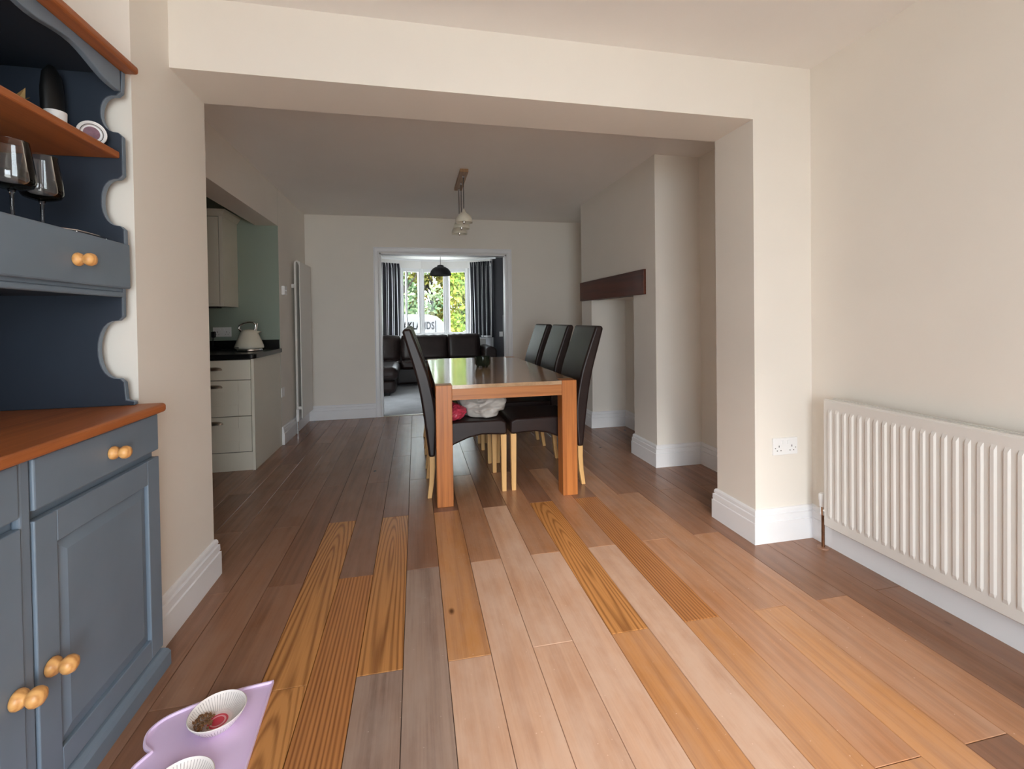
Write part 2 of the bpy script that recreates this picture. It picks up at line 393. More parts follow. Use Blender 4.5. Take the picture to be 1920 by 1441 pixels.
struct(bx('wall_right', M['wall'], (XR, XR+.12, YBACK, YB, 0, ZC)), 'plain warm white wall behind the wide white radiator', 'wall')
struct(bx('wall_pier_right', M['wall'], (XS, 2.3, YB, YB2, 0, ZC+.1)), 'warm white wall pier carrying the double socket', 'wall')
struct(bx('wall_pier_left', M['wall'], (-1.44, XL, YE, YB2, 0, ZC+.1)), 'warm white wall pier beside the blue dresser', 'wall')
struct(bx('wall_lintel', M['wall'], (XL, XS, YB, YB2, ZB, ZC+.1)), 'boxed beam spanning the wide opening', 'wall')
struct(bx('wall_alcove_left', M['wall'], (-1.44, -1.325, YBACK, YE, 0, ZC)), 'wall of the alcove behind the blue dresser', 'wall')
b = MB()
b.box(-1.44, -.60, YBACK-.12, YBACK, 0, ZC); b.box(.86, 2.14, YBACK-.12, YBACK, 0, ZC); b.box(-.60, .86, YBACK-.12, YBACK, 2.0, ZC)
struct(b.build('wall_back', M['wall']), 'wall with the garden door opening opposite the dining table', 'wall')
struct(bx('ceiling', M['ceil'], (-1.44, 2.14, YBACK-.12, YB, ZC, ZC+.1)), 'white ceiling of the front room', 'ceiling')
struct(bx('ceiling', M['ceil'], (-1.238, 2.3, YB2, YF+.12, ZC2, ZC2+.12)), 'white ceiling above the dining table', 'ceiling')
M['paving'] = pm('bounce_paving', lin(206, 202, 194), .9, var=.08, scale=4)
struct(bx('ground_patio_bounce', M['paving'], (-8, 8, -14, YBACK-.121, -.3, -.1)), 'unseen pale patio added outside the garden door to bounce light', 'ground')  # unseen slab, added to bounce light up to the front room ceiling
# dining room
YK0, ZKO, XK = 2.62, 2.045, -1.43
b = MB(); b.box(XK, XL2, YB2, YK0, 0, ZC2+.1); b.box(XK, XL2, YK0, 4.62, ZKO, ZC2+.1); b.box(XK, XL2, 4.624, YF+.1, 0, ZC2+.1)
struct(b.build('wall_dining_left', M['wall']), 'wall with the wide kitchen opening and the tall radiator', 'wall')
b = MB(); b.box(XL2, DX0, YF, YF+.12, 0, ZC2); b.box(DX1, 2.3, YF, YF+.12, 0, ZC2); b.box(DX0, DX1, YF, YF+.12, DZ, ZC2)
struct(b.build('wall_dining_far', M['wall']), 'far wall around the doorway to the lounge', 'wall')
b = MB(); b.box(XAR, 2.3, YB2, YCH, 0, ZC2); b.box(XAR, 2.3, YCH2, YF, 0, ZC2)
struct(b.build('wall_dining_right', M['wall']), 'alcove walls either side of the chimney breast', 'wall')
ZO, ZM = 1.335, 1.537
b = MB()
b.box(XCH, 2.3, YCH, YFP1, 0, ZO); b.box(XCH, 2.3, YFP2, YCH2, 0, ZO); b.box(XFB, 2.3, YFP1, YFP2, 0, ZO)
b.box(XCH, 2.3, YCH, 3.348, ZO, ZM); b.box(1.905, 2.3, 3.348, YCH2, ZO, ZM); b.box(XCH, 2.3, YCH, YCH2, ZM, ZC2)
struct(b.build('wall_chimney', M['wall']), 'chimney breast with an open empty fireplace recess', 'wall')
# kitchen
struct(bx('wall_kitchen_far', M['green'], (-3.2, XL2-.0005, 4.62, 4.624, 0, ZC2)), 'sage green kitchen wall behind the kettle', 'wall')
struct(bx('wall_kitchen_back', M['wall'], (-3.2, XK, 4.624, 4.74, 0, ZC2)), 'masonry behind the green kitchen wall', 'wall')
struct(bx('wall_kitchen_left', M['green'], (-3.3, -3.2, 2.2, 4.74, 0, ZC2)), 'far left kitchen wall', 'wall')
struct(bx('wall_kitchen_near', M['green'], (-3.2, -1.44, 2.1, 2.2, 0, ZC2)), 'near kitchen wall behind the pier', 'wall')
struct(bx('ceiling', M['ceil'], (-3.3, XK, 2.1, 4.74, ZC2, ZC2+.1)), 'kitchen ceiling above the wall cupboard', 'ceiling')

# skirting boards
SK = [(0, 0), (.022, 0), (.022, .104), (.0165, .107), (.0165, .110), (.019, .112), (.018, .138), (.011, .1415), (.011, .1445), (.0135, .147), (.0125, .158), (.008, .166), (.004, .168), (0, .168)]
def skirt(name, path, side, label):
    o = MB().sweep(path, SK, side).build(name, M['gloss'], origin=(path[0][0], path[0][1], 0))
    struct(o, label, 'baseboard')
skirt('baseboard_right', [(XR, YBACK), (XR, YB), (XS, YB), (XS, YB2), (XAR, YB2), (XAR, YCH), (XCH, YCH), (XCH, YFP1), (XFB, YFP1), (XFB, YFP2), (XCH, YFP2), (XCH, YCH2), (XAR, YCH2), (XAR, YF), (DX1+.09, YF)], 1, 'white moulded skirting along the right walls, pier and fireplace')
skirt('baseboard_left', [(XL, 1.762), (XL, YB2), (XL2, YB2), (XL2, YK0)], -1, 'white moulded skirting at the foot of the left pier')
skirt('baseboard_far', [(XL2, 4.63), (XL2, YF), (DX0-.068, YF)], -1, 'white moulded skirting under the tall radiator and along the far wall')

# doorway casing and threshold
def architrave():
    P = [(0, 0), (.012, 0), (.016, .006), (.010, .012), (.016, .018), (.018, .05), (.012, .056), (.014, .064), (0, .064)]   # (proud, along)
    for side, face in ((-1, YF), (1, YF+.12)):
        b = MB(); vs = []; fs = []; n = len(P)
        path = [(DX0, 0), (DX0, DZ), (DX1, DZ), (DX1, 0)]
        out = [(-1, 0), (-1, 1), (1, 1), (1, 0)]
        for (x, z), (ox, oz) in zip(path, out):
            for pr, al in P: vs.append((x+ox*(al+.003), face+side*pr, z+oz*(al+.003)))
        for i in range(3):
            for k in range(n-1): fs.append((i*n+k, (i+1)*n+k, (i+1)*n+k+1, i*n+k+1))
        b.add(vs, fs); struct(b.build('trim_door', M['gloss']), 'moulded door casing around the lounge doorway' if side < 0 else 'door casing on the lounge side of the doorway', 'trim')
    b = MB(); b.box(DX0-.001, DX0+.018, YF-.004, YF+.124, 0, DZ); b.box(DX1-.018, DX1+.001, YF-.004, YF+.124, 0, DZ); b.box(DX0, DX1, YF-.004, YF+.124, DZ-.018, DZ)
    struct(b.build('trim_lining', M['gloss']), 'white lining inside the lounge doorway', 'trim')
architrave()
tag(bx('threshold_strip', M['nickel'], (DX0+.02, DX1-.02, YF-.02, YF+.025, 0, .007), bevel=.003), 'metal strip between wood floor and grey carpet', 'threshold', kind='structure')

# ------------------------------------------------------------------ lounge shell with bow window
YL = 8.95
LZ = 2.37
struct(bx('floor', M['carpet'], (-2.3, 1.95, YF+.02, 10.0, -.08, .004)), 'grey carpet of the lounge', 'floor')
struct(bx('ceiling', M['ceil'], (-2.3, 1.95, YF+.12, 10.0, LZ, LZ+.1)), 'white lounge ceiling with the black pendant', 'ceiling')
struct(bx('wall_lounge_left', M['lr_wall'], (-2.4, -2.3, YF+.1, YL, 0, LZ)), 'left lounge wall beside the sofa', 'wall')
struct(bx('wall_lounge_right', M['lr_wall'], (1.95, 2.05, YF+.1, YL+.1, 0, LZ)), 'right lounge wall behind the television', 'wall')
BAY = [(-.80, 8.95), (-.62, 9.19), (-.285, 9.42), (.128, 9.60), (.64, 9.60), (1.075, 9.42), (1.38, 9.19), (1.50, 8.95)]
b = MB(); b.box(-2.3, BAY[0][0]+.01, YL, YL+.12, 0, LZ); b.box(BAY[-1][0]+.01, 1.95, YL, YL+.12, 0, LZ)
struct(b.build('wall_lounge_far', M['grey_wall']), 'charcoal grey wall beside the striped curtain', 'wall')
ZS, ZH = .80, 2.2
struct(MB().sweep(BAY, [(-.14, 0), (.02, 0), (.02, ZS), (-.14, ZS)], -1).build('wall_bay_lower', M['lr_wall']), 'low curved bay wall below the window', 'wall')
struct(MB().sweep(BAY, [(-.14, ZH), (.03, ZH), (.03, LZ), (-.14, LZ)], -1).build('wall_bay_upper', M['ceil']), 'white curved bulkhead above the bow window', 'wall')
struct(MB().sweep(BAY, [(-.03, ZS), (.13, ZS), (.13, ZS+.025), (-.03, ZS+.025)], -1).build('trim_sill', M['gloss']), 'white curved window sill behind the sofa', 'trim')
wn = thing('window_1', (.38, 9.5, ZS), 'white bow window of narrow panes above the sofa', 'window', kind='structure')
for i in range(7):
    (xa, ya), (xb, yb) = BAY[i], BAY[i+1]; d = Vector((xb-xa, yb-ya)); L = d.length; d.normalize(); nn = Vector((-d.y, d.x))
    def q(t, o, z): return (xa+d.x*t+nn.x*o, ya+d.y*t+nn.y*o, z)
    def bar(t0, t1, z0, z1, o0=-.02, o1=.04):
        v = [q(t, o, z) for z in (z0, z1) for t, o in ((t0, o0), (t1, o0), (t1, o1), (t0, o1))]
        return v, [(3, 2, 1, 0), (4, 5, 6, 7), (0, 1, 5, 4), (1, 2, 6, 5), (2, 3, 7, 6), (3, 0, 4, 7)]
    e = .062
    m = MB()
    for args in ((0, e, ZS+.025, ZH), (L-e, L, ZS+.025, ZH), (e, L-e, ZS+.025, ZS+.09), (e, L-e, ZH-.07, ZH)): m.add(*bar(*args))
    fr = m.build('window_frame', M['plastic'], wn)
    g = MB(); g.add(*bar(e, L-e, ZS+.09, ZH-.07, .008, .014)); g.build('pane', M['pane'], fr)
    if i in (2,):
        m = MB(); m.add(*bar(e+.055, e+.085, ZS+.09, ZH-.07, -.01, .03)); m.build('mullion', M['plastic'], fr)
for i in range(1, 7):
    (x, y) = BAY[i]; MB().lathe([(.046, ZS+.025), (.046, ZH)], (x, y+.005, 0), 12).build('window_post', M['plastic'], wn)

# ------------------------------------------------------------------ dining table
T = thing('dining_table', (.568, 3.81, 0), 'long oak dining table with thick square legs', 'table')
tx0, tx1, ty0, ty1, tz = .114, 1.022, 2.825, 4.79, .75
lw = .1
for x in (tx0, tx1-lw):
    for y in (ty0, ty1-lw): bx('leg', M['oak'], (x, x+lw, y, y+lw, 0, tz), T, bevel=.003)
b = MB(); zt0 = tz-.024
b.prism([(tx0+lw+.001, ty0+.001), (tx1-lw-.001, ty0+.001), (tx1-lw-.001, ty0+lw+.001), (tx1, ty0+lw+.001), (tx1, ty1-lw-.001), (tx1-lw-.001, ty1-lw-.001), (tx1-lw-.001, ty1), (tx0+lw+.001, ty1), (tx0+lw+.001, ty1-lw-.001), (tx0, ty1-lw-.001), (tx0, ty0+lw+.001), (tx0+lw+.001, ty0+lw+.001)], 2, zt0, tz-.001)
b.build('tabletop', M['oaktop'], T)
for y in (ty0+.004, ty1-.026): bx('apron', M['oakx'], (tx0+lw+.001, tx1-lw-.001, y, y+.022, tz-.094, zt0-.001), T)
for x in (tx0+.004, tx1-.026): bx('apron', M['oak'], (x, x+.022, ty0+lw+.001, ty1-lw-.001, tz-.094, zt0-.001), T)

# ------------------------------------------------------------------ dining chairs (seat front towards +x of the chair)
def make_chair():
    c = thing('dining_chair', (0, 0, 0), '', 'chair', 'high-backed leather chairs around the dining table')
    hw = .215
    def sm(pts, n=5):
        out = []
        for i in range(len(pts)-1):
            p0 = pts[max(i-1, 0)]; p1 = pts[i]; p2 = pts[i+1]; p3 = pts[min(i+2, len(pts)-1)]
            for k in range(n):
                t = k/n
                out.append(tuple(.5*((2*p1[j])+(-p0[j]+p2[j])*t+(2*p0[j]-5*p1[j]+4*p2[j]-p3[j])*t*t+(-p0[j]+3*p1[j]-3*p2[j]+p3[j])*t**3) for j in (0, 1)))
        return out+[pts[-1]]
    x0 = -.335                                   # chair origin lies at world x .335 on the left side
    outer = [(.072, .268), (.053, .438), (.026, .642), (-.006, .802), (-.051, .961), (-.083, 1.075)]
    inner = [(-.030, 1.098), (.028, .94), (.075, .80), (.098, .70), (.116, .60), (.124, .47), (.112, .268)]
    poly = [(x+x0, z) for x, z in sm(outer)+[(-.078, 1.096)]+sm(inner)]
    MB().prism(poly, 1, -hw, hw).build('backrest', M['leather'], c, bevel=.014, seg=3, smooth=True, autos=50)
    seat = [(.125, .478), (.3, .486), (.55, .484), (.584, .468), (.588, .39), (.565, .383)] + [(.5, .388), (.42, .392), (.33, .375), (.24, .340), (.17, .30), (.125, .275)]
    MB().prism([(x+x0, z) for x, z in seat], 1, -hw, hw).build('seat', M['leather'], c, bevel=.012, seg=3, smooth=True, autos=50)
    for s in (-1, 1):
        y0, y1 = (s*hw-s*.006, s*hw-s*.044)
        b = MB(); v = []
        for z, xa, xb, yy in ((.384, .544, .584, y1), (0, .550, .580, y1+s*.004)):
            v += [(xa+x0, y0-s*(0 if z else .004), z), (xb+x0, y0-s*(0 if z else .004), z), (xb+x0, yy, z), (xa+x0, yy, z)]
        b.add(v, [(0, 1, 2, 3), (7, 6, 5, 4)]+[(i, i+4, (i+1) % 4+4, (i+1) % 4) for i in range(4)])
        b.build('leg', M['beech'], c, bevel=.004)
        b = MB(); v = []
        for z, xa, xb in ((.270, .074, .110), (.2, .076, .110), (.1, .071, .102), (0, .058, .086)):
            v += [(xa+x0, y0, z), (xb+x0, y0, z), (xb+x0, y1, z), (xa+x0, y1, z)]
        f = [(0, 1, 2, 3), (15, 14, 13, 12)]
        for a in (0, 4, 8): f += [(a+i, a+i+4, a+(i+1) % 4+4, a+(i+1) % 4) for i in range(4)]
        b.add(v, f).build('leg', M['beech'], c, bevel=.004)
    return c
proto = make_chair(); first = True
CX, MID = .335, .598
spots = [(-1, 3.195, 'nearest dark leather dining chair on the left, holding a shopping bag on its seat'), (-1, 3.80, 'dark leather dining chair in the middle of the left table side, behind the nearest'), (-1, 4.40, 'farthest dark leather dining chair on the left table side by the doorway'),
         (1, 3.195, 'nearest dark leather dining chair on the right table side'), (1, 3.80, 'middle one of three dark leather chairs on the right table side'), (1, 4.40, 'farthest of three dark leather chairs on the right table side')]
for s, y, lab in spots:
    o = proto if first else copy_tree(proto); first = False
    o.location = (CX if s < 0 else 2*MID-CX, y, 0); o.rotation_euler = (0, 0, 0 if s < 0 else math.pi); o['label'] = lab

# bag on the near left chair and bowl on the table
def blob(name, c, r, mat, label, cat, seed, nz=.25, flat=None, parent=None):
    rnd = random.Random(seed); bm = bmesh.new(); bmesh.ops.create_icosphere(bm, subdivisions=5, radius=1)
    ks = [(Vector((rnd.uniform(-1, 1), rnd.uniform(-1, 1), rnd.uniform(-1, 1)))*rnd.uniform(1.5, 5), rnd.uniform(0, 6)) for _ in range(9)]
    for v in bm.verts:
        n = v.co.copy(); d = sum(math.sin(n.dot(k)+p) for k, p in ks)/9
        d2 = sum(abs(math.sin(n.dot(k)*2.1+p)) for k, p in ks)/9-.6
        cr = 1-min(1., 2.2*abs(sum(math.sin(n.dot(k.yzx)*2.6+p*1.7) for k, p in ks[:4])/4)); d3 = 1-min(1., 2.6*abs(sum(math.sin(n.dot(k.zxy)*4.1+p*2.3) for k, p in ks[4:])/5))
        v.co = n*(1+nz*d+nz*.6*d2+nz*.22*cr+nz*.10*d3); v.co = Vector((v.co.x*r[0], v.co.y*r[1], v.co.z*r[2]))
        if flat is not None and v.co.z < -flat: v.co.z = -flat
    me = bpy.data.meshes.new(name); bm.to_mesh(me); bm.free(); me.materials.append(mat)
    for p in me.polygons: p.use_smooth = True
    o = bpy.data.objects.new(name, me); COL.objects.link(o)
    if parent: o.parent = parent; o.location = Vector(c)-WO[parent.name]; WO[o.name] = Vector(c)
    else: o.location = c; WO[o.name] = Vector(c)
    if label: tag(o, label, cat)
    return o
M['bagw'] = pm('thin_white_plastic_bag', lin(214, 208, 200), .35, var=.08, scale=14, bump=.9, bscale=22, trans=.2)
M['bagp'] = pm('pink_plastic_wrap', lin(196, 62, 84), .3, var=.15, scale=14, bump=.5, bscale=20)
bag = thing('shopping_bag', (.36, 3.2, .488), 'crumpled white plastic bag lying on the nearest left chair', 'bag')
blob('bag_body', (.452, 3.2, .566), (.14, .17, .088), M['bagw'], None, None, 3, nz=.42, flat=.076, parent=bag)
tag(blob('bread_packet', (.232, 3.08, .535), (.085, .075, .052), M['bagp'], 'pink plastic wrapped packet on the nearest left chair', 'packet', 5, nz=.4, flat=.047), None)
bw = thing('candle_bowl', (.552, 3.83, tz), 'small dark green glass bowl on the dining table', 'bowl')
MB().lathe([(0, .014), (.058, .014), (.066, .03), (.066, .088), (.062, .088), (.060, .032), (0, .028)], (.552, 3.83, tz), 28).build('bowl_body', M['smoke'], bw, smooth=True, autos=50)
for k in range(3):
    a = k*2.09+.5; MB().lathe([(.009, 0), (.011, .015)], (.552+.045*math.cos(a), 3.83+.045*math.sin(a), tz), 10).build('foot', M['smoke'], bw)

# ------------------------------------------------------------------ mantel beam
o = MB().box(1.782, 1.9, 3.35, 4.787, ZO+.001, ZM-.001)
tag(o.build('mantel_beam', M['mantel'], bevel=.004), 'dark reddish oak beam above the empty fireplace', 'beam')

# ------------------------------------------------------------------ pendant bar over the table
PB = thing('pendant_light', (.415, 4.05, ZC2), 'wooden bar of three cream pendant shades over the dining table', 'ceiling light')
bx('ceiling_bar', M['barwood'], (.378, .448, 3.77, 4.33, ZC2-.028, ZC2), PB, bevel=.003)
for y, dz in ((3.85, 0), (4.05, -.012), (4.25, -.022)):
    x = .413
    c = MB().tube([(x, y, ZC2-.045), (x, y, 2.06+dz)], .0032, 6).build('cord', M['slot'], PB)
    MB().lathe([(.008, ZC2-.05), (.008, ZC2-.028)], (x, y, 0), 10).build('cord_grip', M['chrome'], PB, smooth=True, autos=40)
    zb = 1.965+dz
    sh = MB().lathe([(.072, zb), (.072, zb+.012), (.066, zb+.035), (.054, zb+.058), (.036, zb+.074), (.024, zb+.078), (.022, zb+.084), (.012, zb+.098), (.005, zb+.112), (.003, zb+.118), (.001, zb+.112), (.010, zb+.092), (.034, zb+.070), (.052, zb+.054), (.064, zb+.032), (.069, zb)], (x, y, 0), 32, loop=True).build('lamp_shade', M['cream'], PB, smooth=True, autos=60)
    MB().lathe([(0, zb-.014), (.007, zb-.010), (.010, zb), (.014, zb+.02), (.014, zb+.06), (0, zb+.06)], (x, y, 0), 14).build('bulb_holder', M['chrome'], sh, smooth=True, autos=50)

# ------------------------------------------------------------------ wide panel radiator on the right
RX, RY0, RY1, RZ0, RZ1 = 1.93, .45, 1.852, .126, .745
RA = thing('panel_radiator', (1.96, 1.15, .126), 'wide white ribbed panel radiator under the right wall', 'radiator')
def rad_panel(xf, sgn, name):
    p = .0372; ys = []; 
    n = int((RY1-RY0-.05)/p); y = RY1-.02
    ys.append((RY1, 0)); 
    for i in range(n):
        ys += [(y, 0), (y-.006, 1), (y-.0165, 1), (y-.0225, 0)]; y -= p
    ys.append((RY0, 0))
    zs = [(RZ0, -.5), (RZ0+.006, 0), (RZ0+.045, 0), (RZ0+.062, 1), (RZ1-.060, 1), (RZ1-.043, 0), (RZ1-.006, 0), (RZ1, -.5)]
    vs = []; fs = []
    for yy, a in ys:
        for zz, w in zs:
            dep = -.0055*a*w if w > 0 else (.006 if w < 0 else 0)
            vs.append((xf+sgn*dep, yy, zz))
    m = len(zs)
    for i in range(len(ys)-1):
        for k in range(m-1): fs.append((i*m+k, i*m+k+1, (i+1)*m+k+1, (i+1)*m+k))
    b = MB(); b.add(vs, fs)
    return b.build(name, M['rad'], RA)
rad_panel(RX, 1, 'front_panel')
bx('rear_panel', M['rad'], (1.985, 1.992, RY0, RY1, RZ0, RZ1), RA)
bx('side_cover', M['rad'], (RX+.002, 1.994, RY1-.004, RY1+.002, RZ0+.01, RZ1-.004), RA, bevel=.002)
bx('side_cover', M['rad'], (RX+.002, 1.994, RY0-.002, RY0+.004, RZ0+.01, RZ1-.004), RA, bevel=.002)
b = MB(); b.box(RX+.004, RX+.016, RY0, RY1, RZ1-.004, RZ1+.002); b.box(1.982, 1.994, RY0, RY1, RZ1-.004, RZ1+.002)
gr = b.build('top_grille', M['rad'], RA)
m0 = MB()
k = RY0+.02; slat = None
while k < RY1-.02:
    if slat is None: slat = bx('grille_slat', M['rad'], (RX+.016, 1.982, k, k+.006, RZ1-.006, RZ1), gr)
    else:
        c = slat.copy(); COL.objects.link(c); c.location.y += k-(RY0+.02)
    k += .0165
bx('convector_fins', M['cabgap'], (RX+.02, 1.98, RY0+.01, RY1-.01, RZ0+.02, RZ1-.03), RA)
for y in (.75, 1.55): bx('bracket', M['rad'], (1.992, XR, y, y+.03, RZ0+.1, RZ1-.08), RA)
va = MB().lathe([(0, -.0), (.016, .002), (.017, .03), (.019, .034), (.019, .06), (.014, .066), (0, .067)], (1.958, RY1+.034, .205), 16).build('valve', M['plastic'], RA, smooth=True, autos=40)
MB().tube([(1.958, RY1+.034, .006), (1.958, RY1+.034, .17)], .0075, 12).build('pipe', M['copper'], va, smooth=True, autos=60)
MB().tube([(1.958, RY1+.034, .165), (1.958, RY1+.034, .206)], .012, 8).build('valve_nut', M['chrome'], va)
MB().tube([(1.958, RY1+.034, .19), (1.958, RY1+.002, .19)], .009, 10).build('valve_tail', M['chrome'], va, smooth=True, autos=60)
MB().lathe([(.009, .006), (.026, .005), (.028, 0), (.009, 0)], (1.958, RY1+.034, .0), 20).build('pipe_collar', PL['brown'], va)

# ------------------------------------------------------------------ sockets and switches
def double_socket(name, o, ax, ay, az, label, w=.146, h=.086, slots=True, wallnormal=None):
    """face in the plane of ax/az, pushed out along ay"""
    ax, ay, az = Vector(ax), Vector(ay), Vector(az); o = Vector(o)
    t = thing(name, o, label, 'socket')
    def bb(nm, a0, a1, z0, z1, d0, d1, mat, par, bev=0):
        v = [o+ax*a+ay*d+az*z for z in (z0, z1) for a, d in ((a0, d0), (a1, d0), (a1, d1), (a0, d1))]
        return MB().add(v, [(3, 2, 1, 0), (4, 5, 6, 7), (0, 1, 5, 4), (1, 2, 6, 5), (2, 3, 7, 6), (3, 0, 4, 7)]).build(nm, mat, par, bevel=bev)
    p = bb('face_plate', -w/2, w/2, -h/2, h/2, 0, .009, M['plastic'], t, .002)
    if slots:
        for s in (-1, 1):
            c = s*.038
            bb('earth_slot', c-.002, c+.002, -.004, .006, .0088, .0094, M['slot'], p)
            for q in (-1, 1): bb('pin_slot', c+q*.011-.003, c+q*.011+.003, -.023, -.019, .0088, .0094, M['slot'], p)
            bb('screw', s*.060-.002, s*.060+.002, -.010, -.006, .0088, .0095, M['slot'], p)
            bb('rocker', c-s*.022-.006, c-s*.022+.006, .012, .030, .0088, .0125, M['plastic'], p, .001)
    return t
double_socket('wall_socket', (1.846, YB, .482), (1, 0, 0), (0, -1, 0), (0, 0, 1), 'white double socket on the right pier beside the radiator')
double_socket('wall_socket', (-1.72, 4.62, 1.068), (1, 0, 0), (0, -1, 0), (0, 0, 1), 'white double socket on the green kitchen wall beside the kettle', w=.15)
double_socket('wall_socket', (XL2, 4.665, .49), (0, 1, 0), (1, 0, 0), (0, 0, 1), 'white socket low on the wall between cupboard and tall radiator', w=.086, slots=False)
th = thing('thermostat', (XL2, 4.74, 1.45), 'small white wall thermostat left of the tall radiator', 'thermostat')
bx('body', M['plastic'], (XL2, XL2+.028, 4.70, 4.785, 1.41, 1.495), th, bevel=.003)
bx('dial', M['chrome'], (XL2+.028, XL2+.032, 4.735, 4.765, 1.448, 1.458), th)
MB().box(-1.802, -1.768, 4.585, 4.611, 1.02, 1.075).build('plug', M['black'], bevel=.008, seg=3)
tag(bpy.data.objects['plug'], 'black plug in the kitchen wall socket', 'plug')
MB().tube([(-1.785, 4.592, 1.022), (-1.785, 4.58, .98), (-1.78, 4.565, .935), (-1.70, 4.54, .9135), (-1.62, 4.50, .9135), (-1.505, 4.43, .9135)], .004, 8).build('cable', M['black'], bpy.data.objects['plug'])

# ------------------------------------------------------------------ tall radiator
VX = -1.15
V = thing('tall_radiator', (-1.19, 5.28, .15), 'tall narrow white radiator at the far left corner', 'radiator')
bx('front_panel', M['rad'], (VX-.012, VX, 5.045, 5.53, .155, 1.77), V, bevel=.004)
bx('rear_panel', M['rad'], (-1.212, -1.190, 5.05, 5.525, .155, 1.765), V, bevel=.008)
for y in (5.06, 5.49):
    MB().tube([(-1.201, y, 1.745), (-1.198, y, 1.768), (-1.184, y, 1.778), (-1.168, y, 1.768), (-1.160, y, 1.74)], .010, 10).build('top_pipe', M['rad'], V, smooth=True, autos=60)
    MB().box(-1.19, VX-.012, y-.01, y+.02, .25, .28).build('spacer', M['rad'], V)
    MB().box(-1.238, -1.212, y, y+.03, 1.5, 1.54).build('bracket', M['rad'], V)
vv = MB().lathe([(.012, .13), (.014, .17), (.014, .25), (.010, .255)], (-1.195, 5.03, 0), 12).build('valve', M['plastic'], V, smooth=True, autos=40)
MB().tube([(-1.195, 5.03, .0), (-1.195, 5.03, .14)], .0075, 10).build('pipe', M['chrome'], vv, smooth=True, autos=60)

# ------------------------------------------------------------------ kitchen units
KY = 3.90
KB = thing('base_cabinet', (-1.54, 4.2, 0), 'ivory kitchen drawer unit below the black worktop', 'cabinet')
bx('carcass', M['cabgap'], (-1.84, -1.262, KY+.02, 4.6, .14, .865), KB)
bx('end_panel', M['cab'], (-1.258, XL2, KY, 4.615, 0, .868), KB, bevel=.001)
bx('plinth', M['cab'], (-1.84, -1.259, KY+.012, KY+.03, 0, .142), KB)
def drawer_front(z0, z1, shaker, x0=-1.838, x1=-1.262):
    d = bx('drawer', M['cab'], (x0, x1, KY, KY+.016, z0, z1), KB)
    if shaker:
        e = .088
        for dims in ((x0, x0+e, z0, z1), (x1-e, x1, z0, z1), (x0+e+.0015, x1-e-.0015, z0, z0+e), (x0+e+.0015, x1-e-.0015, z1-e, z1)):
            MB().box(dims[0], dims[1], KY-.004, KY, dims[2]+.0005, dims[3]-.0005).build('shaker_frame', M['cab'], d, bevel=.001)
    # cup handle
    hz = z1-.055 if shaker else (z0+z1)/2; b = MB(); vs = []; fs = []; n = 14; xc = -1.515
    prof = [(0, .026), (.014, .025), (.025, .014), (.029, 0)]
    for i in range(n+1):
        a = math.pi*i/n; sx = -math.cos(a)*.056
        for pr, hh in prof:
            k = math.sin(a)**.6
            vs.append((xc+sx, KY-.004-pr*k, hz+hh*k))
    m = len(prof)
    for i in range(n):
        for k in range(m-1): fs.append((i*m+k, (i+1)*m+k, (i+1)*m+k+1, i*m+k+1))
    b.add(vs, fs); b.build('handle', M['nickel'], d, smooth=True)
drawer_front(.71, .862, False); drawer_front(.429, .705, True); drawer_front(.150, .424, True)
ub = thing('base_cabinet', (-2.5, 4.2, 0), 'ivory kitchen base unit further left, mostly hidden by the pier', 'cabinet')
bx('body', M['cab'], (-3.19, -1.845, KY+.02, 4.6, .0, .868), ub)
for a in (-3.185, -2.515):
    d = bx('door', M['cab'], (a, a+.66, KY, KY+.018, .15, .862), ub, bevel=.002); bx('handle', M['nickel'], (a+.55, a+.62, KY-.02, KY, .80, .812), d)
wt = MB(); r = .03
ang = [(-3.19, 4.612), (-3.19, KY-.02)] + [(-1.262+.04*math.sin(a), KY+.02-.04*math.cos(a)) for a in [i*math.pi/2/6 for i in range(7)]] + [(XL2+.02, 4.55), (XL2+.02, 4.612)]
wt.prism(ang, 2, .8695, .909)
WT = tag(wt.build('worktop', M['worktop'], bevel=.008, seg=3), 'black stone worktop with a rounded corner under the kettle', 'worktop')
bx('upstand', M['worktop'], (-3.19, XL2-.002, 4.598, 4.6195, .909, .99), WT)
UC = thing('wall_cabinet', (-1.78, 4.45, 1.29), 'ivory kitchen wall cupboard with a flared cornice', 'cabinet')
bx('body', M['cab'], (-2.2, -1.582, 4.30, 4.618, 1.292, 2.05), UC)
d = bx('door', M['cab'], (-2.19, -1.612, 4.282, 4.30, 1.315, 2.045), UC, bevel=.002)
bx('corner_post', M['cab'], (-1.606, -1.58, 4.28, 4.30, 1.292, 2.05), UC)
bx('door_gap', M['cabgap'], (-1.612, -1.606, 4.292, 4.2995, 1.3, 2.05), UC)
b = MB(); b.sweep([(-2.2, 4.284), (-1.582, 4.284), (-1.582, 4.618)], [(0, 2.05), (.004, 2.05), (.012, 2.062), (.030, 2.088), (.034, 2.105), (0, 2.105)], -1)
b.build('cornice', M['cab'], UC)
bx('light_pelmet', M['cabgap'], (-2.19, -1.64, 4.30, 4.40, 1.278, 1.292), UC)
